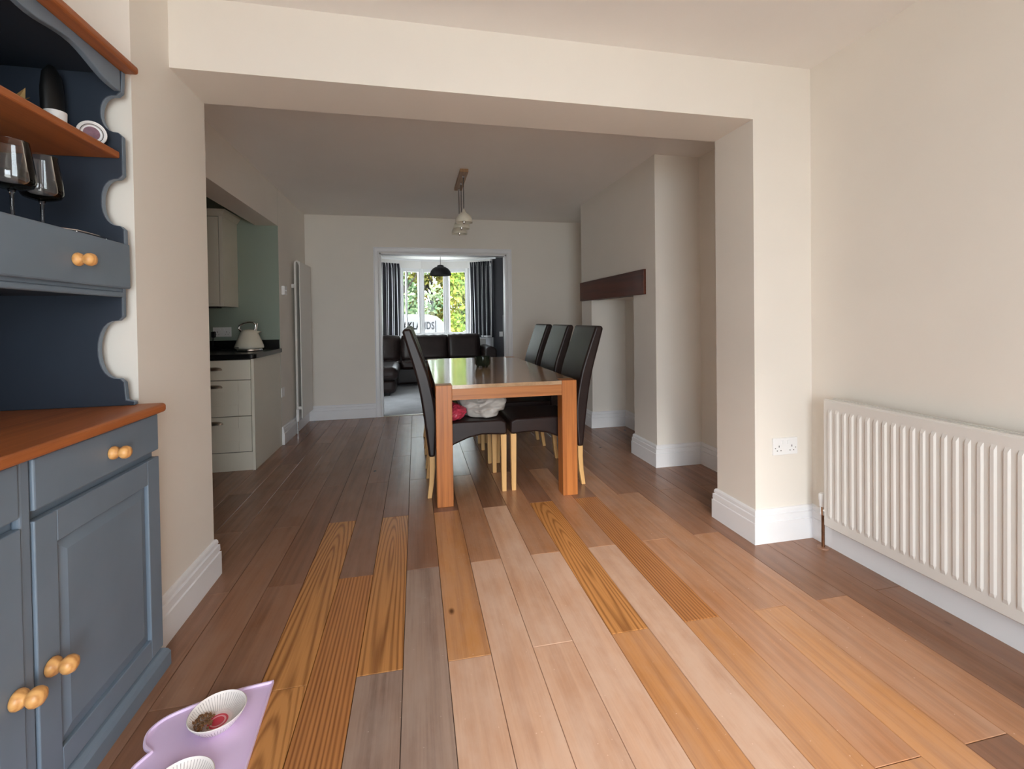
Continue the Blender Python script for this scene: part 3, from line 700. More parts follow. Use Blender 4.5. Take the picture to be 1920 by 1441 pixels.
# kettle
kc = (-1.395, 4.30)
K = thing('kettle', (kc[0], kc[1], .909), 'cream pyramid kettle with a chrome loop handle on the worktop', 'kettle')
MB().lathe([(0, .0), (.098, .0), (.102, .006), (.100, .016), (.090, .022), (0, .022)], (kc[0], kc[1], .909), 28).build('power_base', M['chrome'], K, smooth=True, autos=40)
MB().lathe([(.0, .023), (.108, .023), (.112, .028), (.110, .045), (.096, .085), (.080, .125), (.066, .158), (.058, .172), (.040, .181), (0, .184)], (kc[0], kc[1], .909), 32).build('body', M['cream'], K, smooth=True, autos=60)
MB().prism([(kc[0]+.05, 1.045), (kc[0]+.096, 1.072), (kc[0]+.062, 1.078), (kc[0]+.035, 1.078)], 1, kc[1]-.018, kc[1]+.018).build('spout', M['cream'], K, bevel=.004)
hp = [(kc[0]-.052, 1.07), (kc[0]-.080, 1.10), (kc[0]-.076, 1.122), (kc[0]-.045, 1.143), (kc[0]+.0, 1.155), (kc[0]+.035, 1.150), (kc[0]+.052, 1.135), (kc[0]+.048, 1.10), (kc[0]+.040, 1.078)]
MB().tube([(x, kc[1], z) for x, z in hp], .0085, 10).build('handle', M['chrome'], K, smooth=True, autos=60)
MB().tube([(kc[0]+.056, kc[1], 1.075), (kc[0]+.066, kc[1], 1.145)], .004, 8).build('lid_lever', M['chrome'], K)
bx('badge', M['black'], (kc[0]-.088, kc[0]-.048, kc[1]-.105, kc[1]-.096, .938, .946), K)

# ------------------------------------------------------------------ blue dresser on the left
D = thing('dresser', (-1.06, 1.19, 0), 'slate blue welsh dresser with orange pine top and scalloped sides', 'dresser')
FX = -.84; DY0, DY1 = .66, 1.728
bx('carcass', M['navy'], (-1.30, FX-.022, DY0, DY1-.002, .06, .862), D)
b = MB(); b.sweep([(-1.30, DY1-.001), (FX-.012, DY1-.001), (FX-.012, DY0), (-1.30, DY0)], [(0, 0), (.022, 0), (.022, .045), (.016, .058), (.008, .066), (0, .07)], 1)
b.build('plinth', M['navy'], D)
b = MB(); b.prism([(-1.31, DY0-.03), (-.829, DY0-.03), (-.817, DY0-.018), (-.817, DY1), (-.829, DY1+.012), (-1.31, DY1+.012)], 2, .862, .890)
b.build('countertop', M['pine'], D, bevel=.011, seg=4)
bx('frame_stile', M['navy'], (FX-.022, FX-.004, 1.183, 1.213, .07, .862), D, bevel=.006, seg=3)
def knob(x, y, z, r, parent):
    prof = [(0, 0), (.80*r, 0), (.97*r, .18*r), (1.0*r, .45*r), (.86*r, .78*r), (.58*r, 1.0*r), (.55*r, 1.15*r), (.75*r, 1.35*r), (.95*r, 1.65*r), (.97*r, 2.0*r), (.80*r, 2.4*r), (.45*r, 2.62*r), (0, 2.68*r)]
    return MB().lathe(prof, (x, y, z), 24, axis=0).build('knob', M['knob'], parent, smooth=True)
for y0, y1, ky in ((1.218, 1.724, 1.482), (DY0+.004, 1.178, .92)):
    d = bx('drawer', M['navy'], (FX-.020, FX, y0, y1, .738, .856), D, bevel=.004)
    knob(FX, ky, .794, .0185, d)
def panel_door(y0, y1, ky):
    z0, z1, fw = .082, .716, .066
    d = MB()
    d.box(FX-.020, FX-.012, y0, y1, z0, z1)
    for a in ((y0, y0+fw, z0, z1), (y1-fw, y1, z0, z1), (y0+fw, y1-fw, z0, z0+.062), (y0+fw, y1-fw, z1-.075, z1)): d.box(FX-.014, FX, a[0], a[1], a[2], a[3])
    dd = d.build('door', M['navy'], D, bevel=.0025)
    a0, a1, b0, b1 = y0+fw+.002, y1-fw-.002, z0+.064, z1-.077; e = .032
    v = [(FX-.0115, a0, b0), (FX-.0115, a1, b0), (FX-.0115, a1, b1), (FX-.0115, a0, b1), (FX-.003, a0+e, b0+e), (FX-.003, a1-e, b0+e), (FX-.003, a1-e, b1-e), (FX-.003, a0+e, b1-e)]
    MB().add(v, [(4, 5, 6, 7), (0, 1, 5, 4), (1, 2, 6, 5), (2, 3, 7, 6), (3, 0, 4, 7)]).build('raised_panel', M['navy'], dd)
    knob(FX, ky, .365, .021, dd)
panel_door(1.216, 1.724, 1.247); panel_door(DY0+.004, 1.180, 1.152)
# hutch
HX = -.912; HY1 = 1.702; ZT = 1.966
def side_profile():
    P = [(-1.285, .891), (-.895, .891), (-.895, .903), (-.918, .908), (-.922, .962)]
    def scal(za, zb, dep):
        n = 14; xa = P[-1][0]
        P.append((xa, za))
        for i in range(n+1):
            t = i/n; a = math.pi*t
            P.append((xa-.012-dep*math.sin(a)**.75, za+.012+(zb-za-.024)*(.5-.5*math.cos(a))))
        P.append((xa, zb))
    scal(.966, 1.178, .058)
    P.extend([(-.921, 1.262), (-.912, 1.407)])
    scal(1.458, 1.632, .048); P.append((-.912, 1.70)); scal(1.757, 1.898, .045); P.append((-.908, ZT)); P.append((-1.285, ZT))
    return P
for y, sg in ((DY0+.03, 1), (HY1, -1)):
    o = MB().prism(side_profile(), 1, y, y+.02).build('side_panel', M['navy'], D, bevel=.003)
    o.data.materials.append(M['navy_shade'])
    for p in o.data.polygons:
        if p.normal.y*sg > .9: p.material_index = 1  # inner faces take the colour with shade painted in
bx('back_panel', M['navy_shade'], (-1.298, -1.285, DY0+.03, HY1+.02, .891, ZT), D)
bx('top_panel', M['navy_shade'], (-1.284, HX-.019, DY0+.051, HY1-.001, ZT-.014, ZT), D)
bx('drawer_underside', M['navy_shade'], (-1.284, HX-.024, DY0+.051, HY1-.001, 1.246, 1.2575), D)
sh = MB(); sh.box(-1.284, HX-.006, DY0+.051, HY1-.001, 1.684, 1.706); sh.build('shelf', M['pine'], D, bevel=.005)
hb = bx('drawer_case', M['navy'], (-1.284, HX-.01, DY0+.051, HY1-.001, 1.258, 1.404), D)
bx('drawer_rail', M['navy'], (HX-.022, HX-.004, DY0+.051, HY1-.001, 1.240, 1.2575), D, bevel=.006, seg=3)
for y0, y1 in ((1.222, HY1+.018), (DY0+.034, 1.212)):
    d = bx('drawer', M['navy'], (HX-.010, HX+.006, y0, y1, 1.268, 1.412), D, bevel=.005); knob(HX+.006, (y0+y1)/2, 1.333, .0185, d)
# shaped frieze and cornice
n = 40; top = []; bot = []
for i in range(n+1):
    t = i/n; y = DY0+.05+(HY1-DY0-.051)*t; u = abs(t-.5)*2
    dz = .066 if u > .90 else .066+.0*(u) 
    k = max(0, min(1, (.93-u)/.38)); z = 1.898+.040*math.sin(k*math.pi/2)**2 - (.016*math.exp(-((u-.30)/.16)**2))
    bot.append((y, z))
poly = bot+[(HY1-.001, ZT), (DY0+.05, ZT)]
MB().prism(poly, 0, HX-.018, HX).build('frieze', M['navy'], D, bevel=.003)
b = MB(); b.prism([(-1.31, DY0), (-.872, DY0), (-.872, HY1+.026), (-1.31, HY1+.026)], 2, ZT, ZT+.026); b.build('cornice', M['pine'], D, bevel=.009, seg=3)

# things on the dresser
def wine_glass(x, y, lab):
    z = 1.4045; g = thing('wine_glass', (x, y, z), lab, 'glass', 'wine glasses on the dresser')
    MB().lathe([(0, .0), (.036, .0), (.037, .0015), (.012, .005), (.0045, .012), (.0038, .05), (.0042, .082), (.008, .089)], (x, y, z), 28).build('stem', M['wine'], g, smooth=True, autos=60)
    MB().lathe([(.004, .090), (.022, .093), (.039, .099), (.0455, .112), (.0445, .14), (.039, .18), (.034, .212), (.0325, .212), (.0375, .18), (.043, .14), (.044, .113), (.038, .1015), (.022, .0955), (0, .093)], (x, y, z), 36).build('bowl', M['wine'], g, smooth=True, autos=60)
wine_glass(-.998, 1.50, 'stemmed wine glass at the right on the dresser')
wine_glass(-.985, 1.385, 'stemmed wine glass at the left edge on the dresser')
tr = thing('tray', (-1.06, 1.60, 1.4045), 'thin dark tray with a chrome rim on the dresser', 'tray')
bx('tray_base', M['black'], (-1.12, -.955, 1.53, 1.695, 1.405, 1.412), tr)
MB().tube([(-.955, 1.695, 1.428), (-.955, 1.56, 1.428), (-.975, 1.53, 1.428), (-1.12, 1.53, 1.428)], .0028, 8).build('rim', M['chrome'], tr, smooth=True, autos=60)
MB().tube([(-.954, 1.695, 1.411), (-.954, 1.58, 1.411)], .002, 8).build('lower_rim', M['chrome'], tr, smooth=True, autos=60)
for yy in (1.69, 1.56): MB().tube([(-.956, yy, 1.411), (-.956, yy, 1.428)], .002, 6).build('rim_post', M['chrome'], tr)
M['mauve'] = pm('mauve_wax', lin(126, 84, 100), .4, var=.2, scale=60)
cd = thing('candle_tin', (-.968, 1.655, 1.7065), 'round white tin with a mauve centre on the dresser shelf', 'tin')
cz = 1.7065+.037
dirv = Vector((.985, -1.655, 1.155-cz)).normalized()
def disc(nm, prof, mat, par, loop=False):
    b = MB(); b.lathe(prof, (0, 0, 0), 32, loop=loop); rot = Vector((.65, -1, -.28)).normalized().to_track_quat('Z', 'Y').to_matrix()
    b.v = [rot @ v + Vector((-.968, 1.655, cz)) for v in b.v]
    return b.build(nm, mat, par, smooth=True, autos=40)
disc('tin_body', [(0, -.03), (.034, -.03), (.036, -.026), (.036, .008), (.033, .010), (.0255, .007), (.0245, .0), (0, 0)], M['plastic'], cd)
disc('tin_ring', [(.0262, .0075), (.0270, .0088), (.0278, .0083)], M['slot'], cd, True)
disc('wax', [(0, .002), (.019, .0018), (.020, .0)], M['mauve'], cd)
pt = thing('small_pot', (-1.0, 1.56, 1.7065), 'small white pot on the dresser shelf edge', 'pot')
MB().lathe([(0, 0), (.020, 0), (.024, .03), (.025, .058), (.022, .058), (.020, .02), (0, .01)], (-1.0, 1.56, 1.7065), 20).build('pot_body', M['plastic'], pt, smooth=True, autos=50)
br = thing('black_bottle', (-1.06, 1.642, 1.7065), 'tall oval black bottle behind the small white pot', 'bottle')
MB().lathe([(0, 0), (.022, 0), (.030, .03), (.036, .10), (.037, .15), (.030, .20), (.014, .224), (0, .23)], (-1.06, 1.642, 1.7065), 24, sx=.6, sy=1.0).build('bottle_body', M['black'], br, smooth=True, autos=60)
M['dried'] = pm('dried_leaf', lin(150, 128, 84), .8, var=.3, scale=30)
dl = thing('dried_posy', (-.985, 1.40, 1.7065), 'bunch of dried straw coloured leaves on the dresser shelf', 'dried flowers')
rr = random.Random(4)
for i in range(12):
    a = rr.uniform(0, 6.28); l = rr.uniform(.03, .06); e = rr.uniform(.25, .8); c0 = Vector((-.985+rr.uniform(-.02, .02), 1.40+rr.uniform(-.03, .03), 1.7075))
    dd = Vector((math.cos(a)*math.cos(e), math.sin(a)*math.cos(e), math.sin(e))); sd_ = dd.cross(Vector((0, 0, 1))).normalized()*.010; up_ = sd_.cross(dd).normalized()*.003
    MB().add([c0, c0+dd*l*.5+sd_-up_, c0+dd*l, c0+dd*l*.5-sd_-up_, c0+dd*l*.5+up_], [(0, 1, 4), (1, 2, 4), (2, 3, 4), (3, 0, 4), (0, 3, 2, 1)]).build('leaf', M['dried'], dl)

# ------------------------------------------------------------------ pet mat and bowls
M['lilac'] = pm('lilac_silicone', lin(236, 210, 246), .5, var=.02, scale=6)
M['bowlw'] = pm('glazed_white', lin(240, 234, 232), .25, var=.02)
out = [(-.461, 1.579), (-.556, 1.567), (-.655, 1.538), (-.715, 1.512), (-.742, 1.490), (-.755, 1.462), (-.752, 1.432), (-.738, 1.406), (-.715, 1.388), (-.728, 1.366), (-.737, 1.34), (-.735, 1.27), (-.715, 1.19), (-.70, 1.17), (-.716, 1.14), (-.712, 1.10), (-.69, 1.072), (-.655, 1.06), (-.55, 1.04), (-.43, 1.03)]
def smooth_outline(P, keep):
    res = []; n = len(P)
    for i in range(n):
        p0, p1, p2, p3 = P[i-1], P[i], P[(i+1) % n], P[(i+2) % n]
        if i in keep: p0 = p1
        if (i+1) % n in keep: p3 = p2
        for k in range(1 if (i in keep and (i+1) % n in keep) else 5):
            t = k/5; res.append(tuple(.5*(2*p1[j]+(p2[j]-p0[j])*t+(2*p0[j]-5*p1[j]+4*p2[j]-p3[j])*t*t+(3*p1[j]-p0[j]-3*p2[j]+p3[j])*t**3) for j in (0, 1)))
    return res
out = smooth_outline(out, {0, 8, 13, len(out)-1})
pmat = thing('pet_mat', (-.59, 1.32, 0), 'lilac silicone pet feeding mat on the floor beside the dresser', 'mat')
MB().prism(out, 2, .0006, .004).build('mat_sheet', M['lilac'], pmat)
n = len(out); b = MB(); vs = []; fs = []
P2 = [Vector(p) for p in out]
for i in range(n):
    d0 = (P2[i]-P2[i-1]).normalized(); d1 = (P2[(i+1) % n]-P2[i]).normalized(); t = (d0+d1).normalized(); nn = Vector((-t.y, t.x))
    for off, z in ((0, .004), (.001, .010), (.006, .010), (.008, .0042)): vs.append((P2[i].x+nn.x*off, P2[i].y+nn.y*off, z))
for i in range(n):
    j = (i+1) % n
    for k in range(3): fs.append((i*4+k, j*4+k, j*4+k+1, i*4+k+1))
b.add(vs, fs); b.build('raised_rim', pm('lilac_rim', lin(240, 216, 246), .5, var=.01), pmat)
def bowl_mat():
    g = N('ribbed_bowl_glaze'); tc = g.n('ShaderNodeTexCoord'); sep = g.n('ShaderNodeSeparateXYZ'); g.l(tc.outputs['Object'], sep.inputs[0])
    r = g.math('SQRT', g.math('ADD', g.math('MULTIPLY', sep.outputs[0], sep.outputs[0]), g.math('MULTIPLY', sep.outputs[1], sep.outputs[1])))
    an = g.math('ARCTAN2', sep.outputs[1], sep.outputs[0]); rib = g.math('SINE', g.math('MULTIPLY', an, 56.0))
    ribf = g.math('MULTIPLY', g.math('GREATER_THAN', rib, .72), g.math('MULTIPLY', g.math('GREATER_THAN', r, .032), g.math('GREATER_THAN', sep.outputs[2], .010)))
    ribf = g.math('MULTIPLY', ribf, g.math('LESS_THAN', r, .068))
    nz = g.n('ShaderNodeTexNoise', i_Scale=60.0); g.l(tc.outputs['Object'], nz.inputs['Vector'])
    c = g.mix(g.math('MULTIPLY', ribf, nz.outputs['Fac']), lin(242, 234, 230), lin(92, 70, 60))
    inner = g.math('LESS_THAN', r, .026); ring = g.math('LESS_THAN', g.math('ABSOLUTE', g.math('SUBTRACT', r, .0185)), .0022)
    top = g.math('GREATER_THAN', sep.outputs[2], .006)
    soft = g.ramp(r, .024, (1, 1, 1, 1), .042, (0, 0, 0, 1))
    c = g.mix(g.math('MULTIPLY', g.math('MULTIPLY', soft, .45), top), c, lin(236, 150, 156))
    c = g.mix(g.math('MULTIPLY', inner, top), c, lin(222, 62, 84)); c = g.mix(g.math('MULTIPLY', ring, top), c, lin(250, 170, 180))
    g.l(c, g.b.inputs['Base Color']); g.b.inputs['Roughness'].default_value = .25; g.b.inputs['Coat Weight'].default_value = .3; return g.m
M['bowl'] = bowl_mat()
def pet_bowl(x, y, lab):
    prof = [(0, 0), (.042, 0), (.050, .006), (.066, .026), (.0735, .040), (.0715, .0415), (.062, .028), (.046, .013), (.030, .0085), (0, .008)]
    o = MB().lathe(prof, (x, y, .0041), 56).build('pet_bowl', M['bowl'], smooth=True, autos=60, origin=(x, y, .0041))
    return tag(o, lab, 'bowl', 'ribbed pet bowls on the lilac mat')
pet_bowl(-.573, 1.447, 'white ribbed bowl with red centre holding brown kibble on the lilac mat')
pet_bowl(-.575, 1.232, 'white ribbed bowl cut by the bottom frame edge on the lilac mat')
M['kib'] = pm('kibble', lin(128, 92, 60), .8, var=.3, scale=80)
b = MB(); rr = random.Random(2)
for i in range(95):
    a = rr.uniform(0, 6.28); q = rr.random()**.5
    x, y = -.606+.026*q*math.cos(a), 1.436+.032*q*math.sin(a); z = .0215+.012*(1-q)*rr.random()+.010*max(0, (-.573-x)/.06-.3); s_ = rr.uniform(.0035, .006)
    v = [Vector((dx, dy, dz*.7))*s_ for dx, dy, dz in ((1, 0, 0), (-.5, .87, 0), (-.5, -.87, 0), (.3, .2, 1), (.1, -.2, -1))]
    e = Matrix.Rotation(rr.uniform(0, 6), 3, 'Z') @ Matrix.Rotation(rr.uniform(-.6, .6), 3, 'X')
    b.add([e @ p+Vector((x, y, z)) for p in v], [(0, 1, 3), (1, 2, 3), (2, 0, 3), (1, 0, 4), (2, 1, 4), (0, 2, 4)])
tag(b.build('kibble', M['kib']), 'small heap of brown kibble in the front pet bowl', 'pet food', kind='stuff')

# ------------------------------------------------------------------ lounge furniture
S = thing('corner_sofa', (.2, 8.3, 0), 'dark brown leather corner sofa under the bow window', 'sofa')
def rbox(nm, dims, bev, par=S, mat='sofa', seg=5):
    return MB().box(*dims).build(nm, M[mat], par, bevel=bev, seg=seg, smooth=True, autos=70)
rbox('base', (-1.5, 1.20, 8.12, 8.88, .04, .33), .04)
for xa, xb in ((-1.48, -.27), (-.255, .575), (.59, 1.20)): rbox('seat_cushion', (xa, xb, 8.02, 8.55, .30, .452), .055)
def pillow(nm, x0, x1, y0, y1, z0, z1, seed, tilt=.0):
    bm = bmesh.new(); bmesh.ops.create_cube(bm, size=2); bmesh.ops.subdivide_edges(bm, edges=bm.edges, cuts=9, use_grid_fill=True); rr = random.Random(seed)
    ph = [rr.uniform(0, 6) for _ in range(4)]
    for v in bm.verts:
        x, y, z = v.co; k = 1-.10*(abs(x)**6)-.06*(abs(z)**6); y2 = y*(.55+.45*math.sqrt(max(0, (1-x**8*.9)*(1-z**8*.9))))
        w = .03*math.sin(x*17+ph[0])*max(0, z-.55)/.45+.02*math.sin(x*31+ph[1])*max(0, z-.7)/.3
        v.co = Vector(((x0+x1)/2+(x1-x0)/2*x*(1-.03*abs(z)**4), (y0+y1)/2+(y1-y0)/2*y2+tilt*z, (z0+z1)/2+(z1-z0)/2*(z*(1-.04*abs(x)**6)+w)))
    me = bpy.data.meshes.new(nm); 
    for v in bm.verts: v.co -= WO[S.name]
    bm.to_mesh(me); bm.free(); me.materials.append(M['sofa'])
    for p in me.polygons: p.use_smooth = True
    o = bpy.data.objects.new(nm, me); COL.objects.link(o); o.parent = S
for i, (xa, xb) in enumerate(((-1.48, -.27), (-.262, .585), (.578, 1.185))): pillow('back_cushion', xa, xb, 8.46, 8.76, .42, .88, 20+i, .05)
rbox('back_frame', (-1.5, 1.22, 8.74, 8.93, .04, .80), .06)
# rounded arm
arm = [(1.20, .05), (1.20, .58), (1.215, .625), (1.25, .655), (1.30, .665), (1.36, .655), (1.40, .625), (1.415, .58), (1.415, .05)]
MB().prism(arm, 1, 8.0, 8.9).build('armrest', M['sofa'], S, bevel=.03, seg=4, smooth=True, autos=60)
rbox('chaise_base', (-1.5, -.30, 7.08, 8.05, .05, .27), .07); rbox('chaise_cushion', (-1.5, -.265, 7.0, 8.03, .25, .455), .085)
for x, y in ((-1.35, 7.2), (-.45, 7.2), (-1.35, 8.75), (1.1, 8.75), (1.1, 8.2)): bx('foot', M['black'], (x, x+.05, y, y+.05, .004, .06), S)

P = thing('pendant_light', (.412, 7.5, LZ), 'black dome pendant lamp hanging in the lounge', 'ceiling light')
MB().tube([(.412, 7.5, 2.036), (.412, 7.5, LZ-.02)], .004, 6).build('cord', M['black'], P)
MB().lathe([(.045, LZ-.03), (.045, LZ)], (.412, 7.5, 0), 20).build('ceiling_rose', M['plastic'], P)
MB().lathe([(.172, 1.868), (.172, 1.885), (.166, 1.915), (.150, 1.948), (.122, 1.980), (.085, 2.002), (.055, 2.010), (.050, 2.030), (.02, 2.040), (.001, 2.040), (.001, 2.032), (.045, 2.004), (.082, 1.996), (.118, 1.974), (.146, 1.943), (.162, 1.912), (.168, 1.868)], (.412, 7.5, 0), 36, loop=True).build('lamp_shade', M['black'], P, smooth=True, autos=60)

def curtain(name, path, z0, z1, label, folds, nseg=120, amp=.030):
    P_ = [Vector(p) for p in path]; Ls = [0]
    for i in range(1, len(P_)): Ls.append(Ls[-1]+(P_[i]-P_[i-1]).length)
    def at(s):
        for i in range(1, len(P_)):
            if s <= Ls[i]+1e-9:
                t = (s-Ls[i-1])/(Ls[i]-Ls[i-1]); d = (P_[i]-P_[i-1]).normalized(); return P_[i-1].lerp(P_[i], t), Vector((-d.y, d.x))
    th_ = .004; zs = [z0+(z1-z0)*i/14 for i in range(15)]; org = Vector((P_[0].x, P_[0].y, z0))
    vs = []; uv = []
    for side in (0, 1):
        for j, z in enumerate(zs):
            tz_ = (z-z0)/(z1-z0)
            for i in range(nseg+1):
                s = Ls[-1]*i/nseg; p, nn = at(s); u = s/Ls[-1]
                a = amp*(1-.35*tz_)*math.sin(u*folds*6.283+.5*math.sin(3*tz_+u*9))+amp*.3*math.sin(u*folds*2.3*6.283+tz_*2)
                if tz_ > .93: a = amp*.55*math.sin(u*folds*2*6.283)
                q_ = p+nn*(a+th_*side); vs.append(Vector((q_.x, q_.y, z))-org); uv.append((u, tz_))
    w = nseg+1; fs = []; o2 = len(zs)*w
    for j in range(len(zs)-1):
        for i in range(nseg):
            fs.append((j*w+i, j*w+i+1, (j+1)*w+i+1, (j+1)*w+i)); fs.append((o2+j*w+i, o2+(j+1)*w+i, o2+(j+1)*w+i+1, o2+j*w+i+1))
    me = bpy.data.meshes.new(name); me.from_pydata(vs, [], fs); me.materials.append(M['curtain']); ul = me.uv_layers.new(name='UVMap')
    for lp in me.loops: ul.data[lp.index].uv = uv[lp.vertex_index]
    for p in me.polygons: p.use_smooth = True
    o = bpy.data.objects.new(name, me); COL.objects.link(o); o.location = org; tag(o, label, 'curtain', 'striped curtains at the bow window')
curtain('curtain', [(-.80, 8.86), (-.62, 9.06), (-.29, 9.25)], .835, 2.262, 'dark curtain with thin pale stripes on the left of the bow window', 5)
curtain('curtain', [(1.085, 9.22), (1.30, 9.07), (1.525, 8.90)], .79, 2.30, 'dark curtain with thin pale stripes on the right of the bow window', 5)
tr_ = MB(); tr_.sweep([(-.86, 8.84), (-.62, 9.07), (-.285, 9.27), (.128, 9.44), (.64, 9.44), (1.075, 9.27), (1.34, 9.07), (1.56, 8.86)], [(-.012, 2.335), (.012, 2.335), (.012, 2.368), (-.012, 2.368)], -1)
tag(tr_.build('curtain_rail', M['plastic']), 'white curved curtain rail at the lounge ceiling', 'rail')
# radiator below the sill, television, switch
bx('lounge_radiator', M['rad'], (.95, 1.36, 8.96, 9.03, .2, .77), bevel=.01); tag(bpy.data.objects['lounge_radiator'], 'white radiator below the sill behind the sofa arm', 'radiator')
tv = thing('television', (1.60, 7.9, .5), 'thin black television seen edge-on beside the lounge doorway', 'television')
bx('screen', M['black'], (1.605, 1.635, 7.3, 8.45, .50, 1.225), tv, bevel=.004); bx('wall_bracket', M['black'], (1.635, 1.66, 7.7, 8.0, .7, 1.0), tv)
b_ = MB().box(1.66, 1.95, 7.1, 8.62, 0, LZ); struct(b_.build('wall_lounge_chimney', M['grey_wall']), 'lounge chimney breast behind the television', 'wall')
tag(bx('light_switch', M['plastic'], (1.63, 1.71, YL-.012, YL, .80, .90), bevel=.002), 'small light switch on the charcoal wall', 'switch')

# ------------------------------------------------------------------ outside the bow window
M['lawn'] = pm('garden_ground', lin(196, 194, 186), .95, var=.1, scale=3)
tag(bx('garden_ground', M['lawn'], (-14, 16, 10.15, 40, -.5, -.3)), 'pale ground beyond the bow window', 'ground', kind='structure')
M['van'] = pm('van_white', lin(94, 94, 95), .6, var=.01, spec=.05)
M['seam'] = pm('van_seam', lin(14, 14, 15), .9, spec=0.)
vn = thing('van', (-.6, 15.2, -.3), 'white van with dark lettering parked outside the window', 'van')
vp = [(-3.4, 0.05), (-3.4, 1.18), (-3.3, 1.28), (-2.4, 1.33), (.1, 1.34), (.45, 1.32), (.70, 1.26), (.86, 1.12), (1.0, .92), (1.2, .72), (1.75, .6), (1.85, .4), (1.85, 0.05)]
MB().prism([(x, z) for x, z in vp], 1, 15.2, 17.0).build('body', M['van'], vn, bevel=.06, seg=3)
for x in (-2.4, 1.2):
    w_ = MB().lathe([(0, 0), (.18, .0), (.31, .01), (.32, .05), (.32, .2), (0, .2)], (x, 15.16, .02), 24, axis=1).build('wheel', M['black'], vn)
bx('door_seam', M['seam'], (.642, .658, 15.185, 15.2, .3, 1.12), vn)
def text_mesh(s, size, width, loc, mat, parent, name='lettering'):
    cu = bpy.data.curves.new(name, 'FONT'); cu.body = s; cu.size = size; cu.extrude = .006; cu.offset = .007; cu.space_character = 1.12
    tmp = bpy.data.objects.new('tmp', cu); COL.objects.link(tmp); bpy.context.view_layer.update()
    me = bpy.data.meshes.new_from_object(tmp.evaluated_get(bpy.context.evaluated_depsgraph_get())); bpy.data.objects.remove(tmp); bpy.data.curves.remove(cu)
    xs = [v.co.x for v in me.vertices]; k = width/(max(xs)-min(xs)); me.transform(Matrix.Diagonal((k, 1, 1, 1))); me.transform(Matrix.Rotation(math.pi/2, 4, 'X')); me.materials.clear(); me.materials.append(mat); me.name = name
    o = bpy.data.objects.new(name, me); COL.objects.link(o); o.parent = parent; o.location = Vector(loc)-WO[parent.name]
text_mesh('OAKLANDS', .335, 1.17, (-.57, 15.19, .85), pm('lettering_black', lin(12, 12, 13), .9, spec=0.), vn)

def leaf_mat(name, c1, c2, c3):
    g = N(name); oi = g.n('ShaderNodeNewGeometry'); tc = g.n('ShaderNodeTexCoord')
    nz = g.n('ShaderNodeTexNoise', i_Scale=.9, i_Detail=2.0); g.l(tc.outputs['Object'], nz.inputs['Vector'])
    f = g.math('ADD', g.math('MULTIPLY', oi.outputs['Random Per Island'], .6), g.math('MULTIPLY_ADD', nz.outputs['Fac'], 1.2, -.4))
    nd = g.n('ShaderNodeValToRGB'); e = nd.color_ramp.elements; e[0].color = c1; e[0].position = .1; e[1].color = c3; e[1].position = .9; q_ = e.new(.5); q_.color = c2
    g.l(f, nd.inputs[0]); g.l(nd.outputs[0], g.b.inputs['Base Color']); g.b.inputs['Roughness'].default_value = .8; g.b.inputs['Specular IOR Level'].default_value = .1; return g.m
M['bark'] = pm('bark', lin(44, 38, 34), .9, var=.3, scale=12)
LM = [leaf_mat('leaves_yellow_green', lin(56, 80, 32), lin(112, 132, 52), lin(146, 134, 62)), leaf_mat('leaves_pale_green', lin(62, 88, 62), lin(102, 122, 86), lin(132, 140, 104)), leaf_mat('leaves_autumn', lin(76, 88, 42), lin(126, 126, 64), lin(150, 128, 66))]
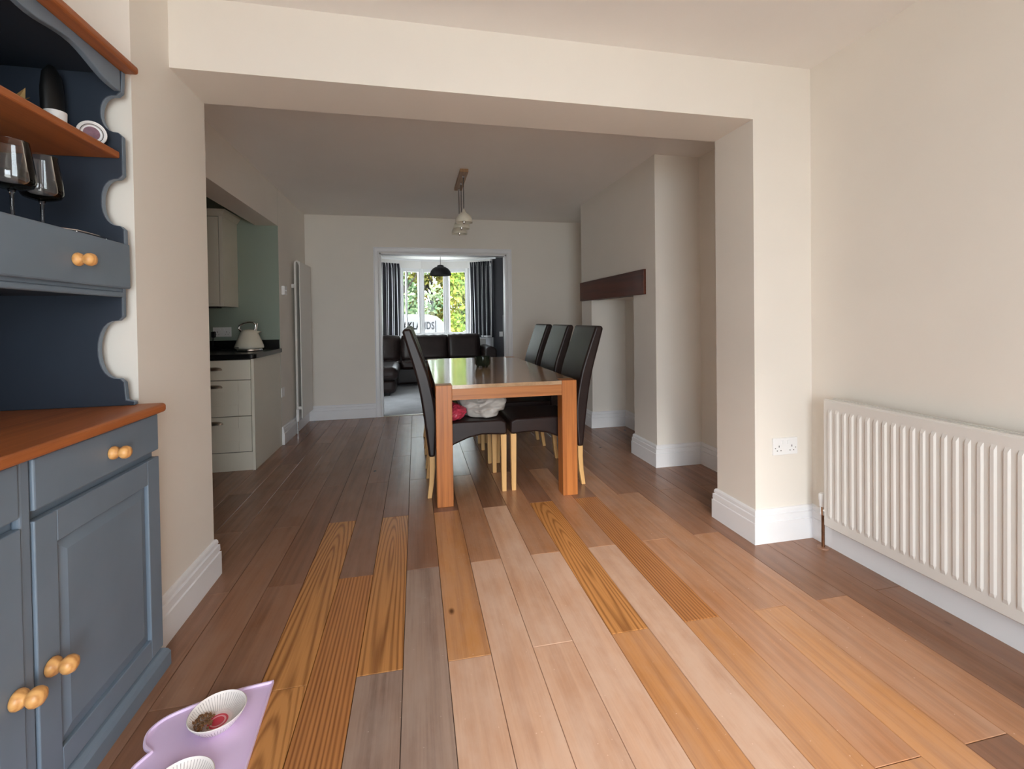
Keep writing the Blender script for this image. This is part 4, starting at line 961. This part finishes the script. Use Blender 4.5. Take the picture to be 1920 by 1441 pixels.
def tree(x, y, h, r, lm, seed, label, n=2600, bare=0, z0=.3, lean=0):
    rr = random.Random(seed); t = thing('tree', (x, y, -.3), label, 'tree', 'trees beyond the bow window')
    MB().tube([(x, y, -.3), (x+lean*.3, y, h*.3), (x+lean*.7, y, h*.6), (x+lean, y, h*.95)], [.10, .085, .06, .02], 8).build('trunk', M['bark'], t, smooth=True)
    for i in range(9+bare):
        a = rr.uniform(0, 6.28); zz = rr.uniform(.25, .85)*h; l = rr.uniform(.5, 1.0)*r*1.15; s = Vector((x+lean*zz/h, y, zz)); d = Vector((math.cos(a), math.sin(a)*.6, rr.uniform(.5, 1.4))).normalized()
        m = s+d*l*.5+Vector((rr.uniform(-.1, .1), 0, .06)); e = s+d*l+Vector((rr.uniform(-.2, .2), 0, .2))
        MB().tube([s, m, e], [.035, .022, .008], 6).build('branch', M['bark'], t, smooth=True)
    if n:
        b = MB(); ctr = [(Vector((rr.gauss(0, .5)*r, rr.gauss(0, .4)*r, z0+rr.random()*(h-z0))), rr.uniform(.25, .5)*r) for _ in range(26)]
        for i in range(n):
            c_, rad = rr.choice(ctr); p = Vector((rr.gauss(0, 1), rr.gauss(0, 1), rr.gauss(0, 1))).normalized()*rad*rr.random()**.4+c_+Vector((x+lean*.5, y, 0))
            s_ = rr.uniform(.07, .15); a = Vector((rr.gauss(0, 1), rr.gauss(0, 1), rr.gauss(0, 1))).normalized(); c2 = a.cross(Vector((rr.gauss(0, 1), rr.gauss(0, 1), rr.gauss(0, 1)))).normalized(); u_ = a.cross(c2)*.012
            b.add([p-a*s_, p+c2*s_*.5+u_, p+a*s_, p-c2*s_*.5+u_], [(0, 1, 2, 3)])
        tag(b.build('foliage', lm, t), None, kind='stuff')
tree(-.55, 19.0, 5.2, 1.3, LM[1], 1, 'sparse pale tree with a leaning trunk seen through the left pane', n=3200, bare=8, lean=.35, z0=.6)
tree(.75, 21.0, 4.3, 1.6, LM[2], 2, 'yellowing bushy tree seen through the middle pane', n=8000, bare=5, z0=.0)
tree(2.25, 19.6, 3.8, 1.4, LM[0], 3, 'bright yellow-green bush seen through the right pane', n=8000, bare=5, z0=-.2)
tree(2.6, 23.0, 6.5, 1.8, LM[1], 4, 'tall nearly bare tree rising behind the yellow-green bush', n=1500, bare=16, z0=2.5)
tree(-1.7, 22.0, 5.5, 1.8, LM[2], 5, 'autumn tree behind the white van at far left', n=6000, bare=6, z0=.3)
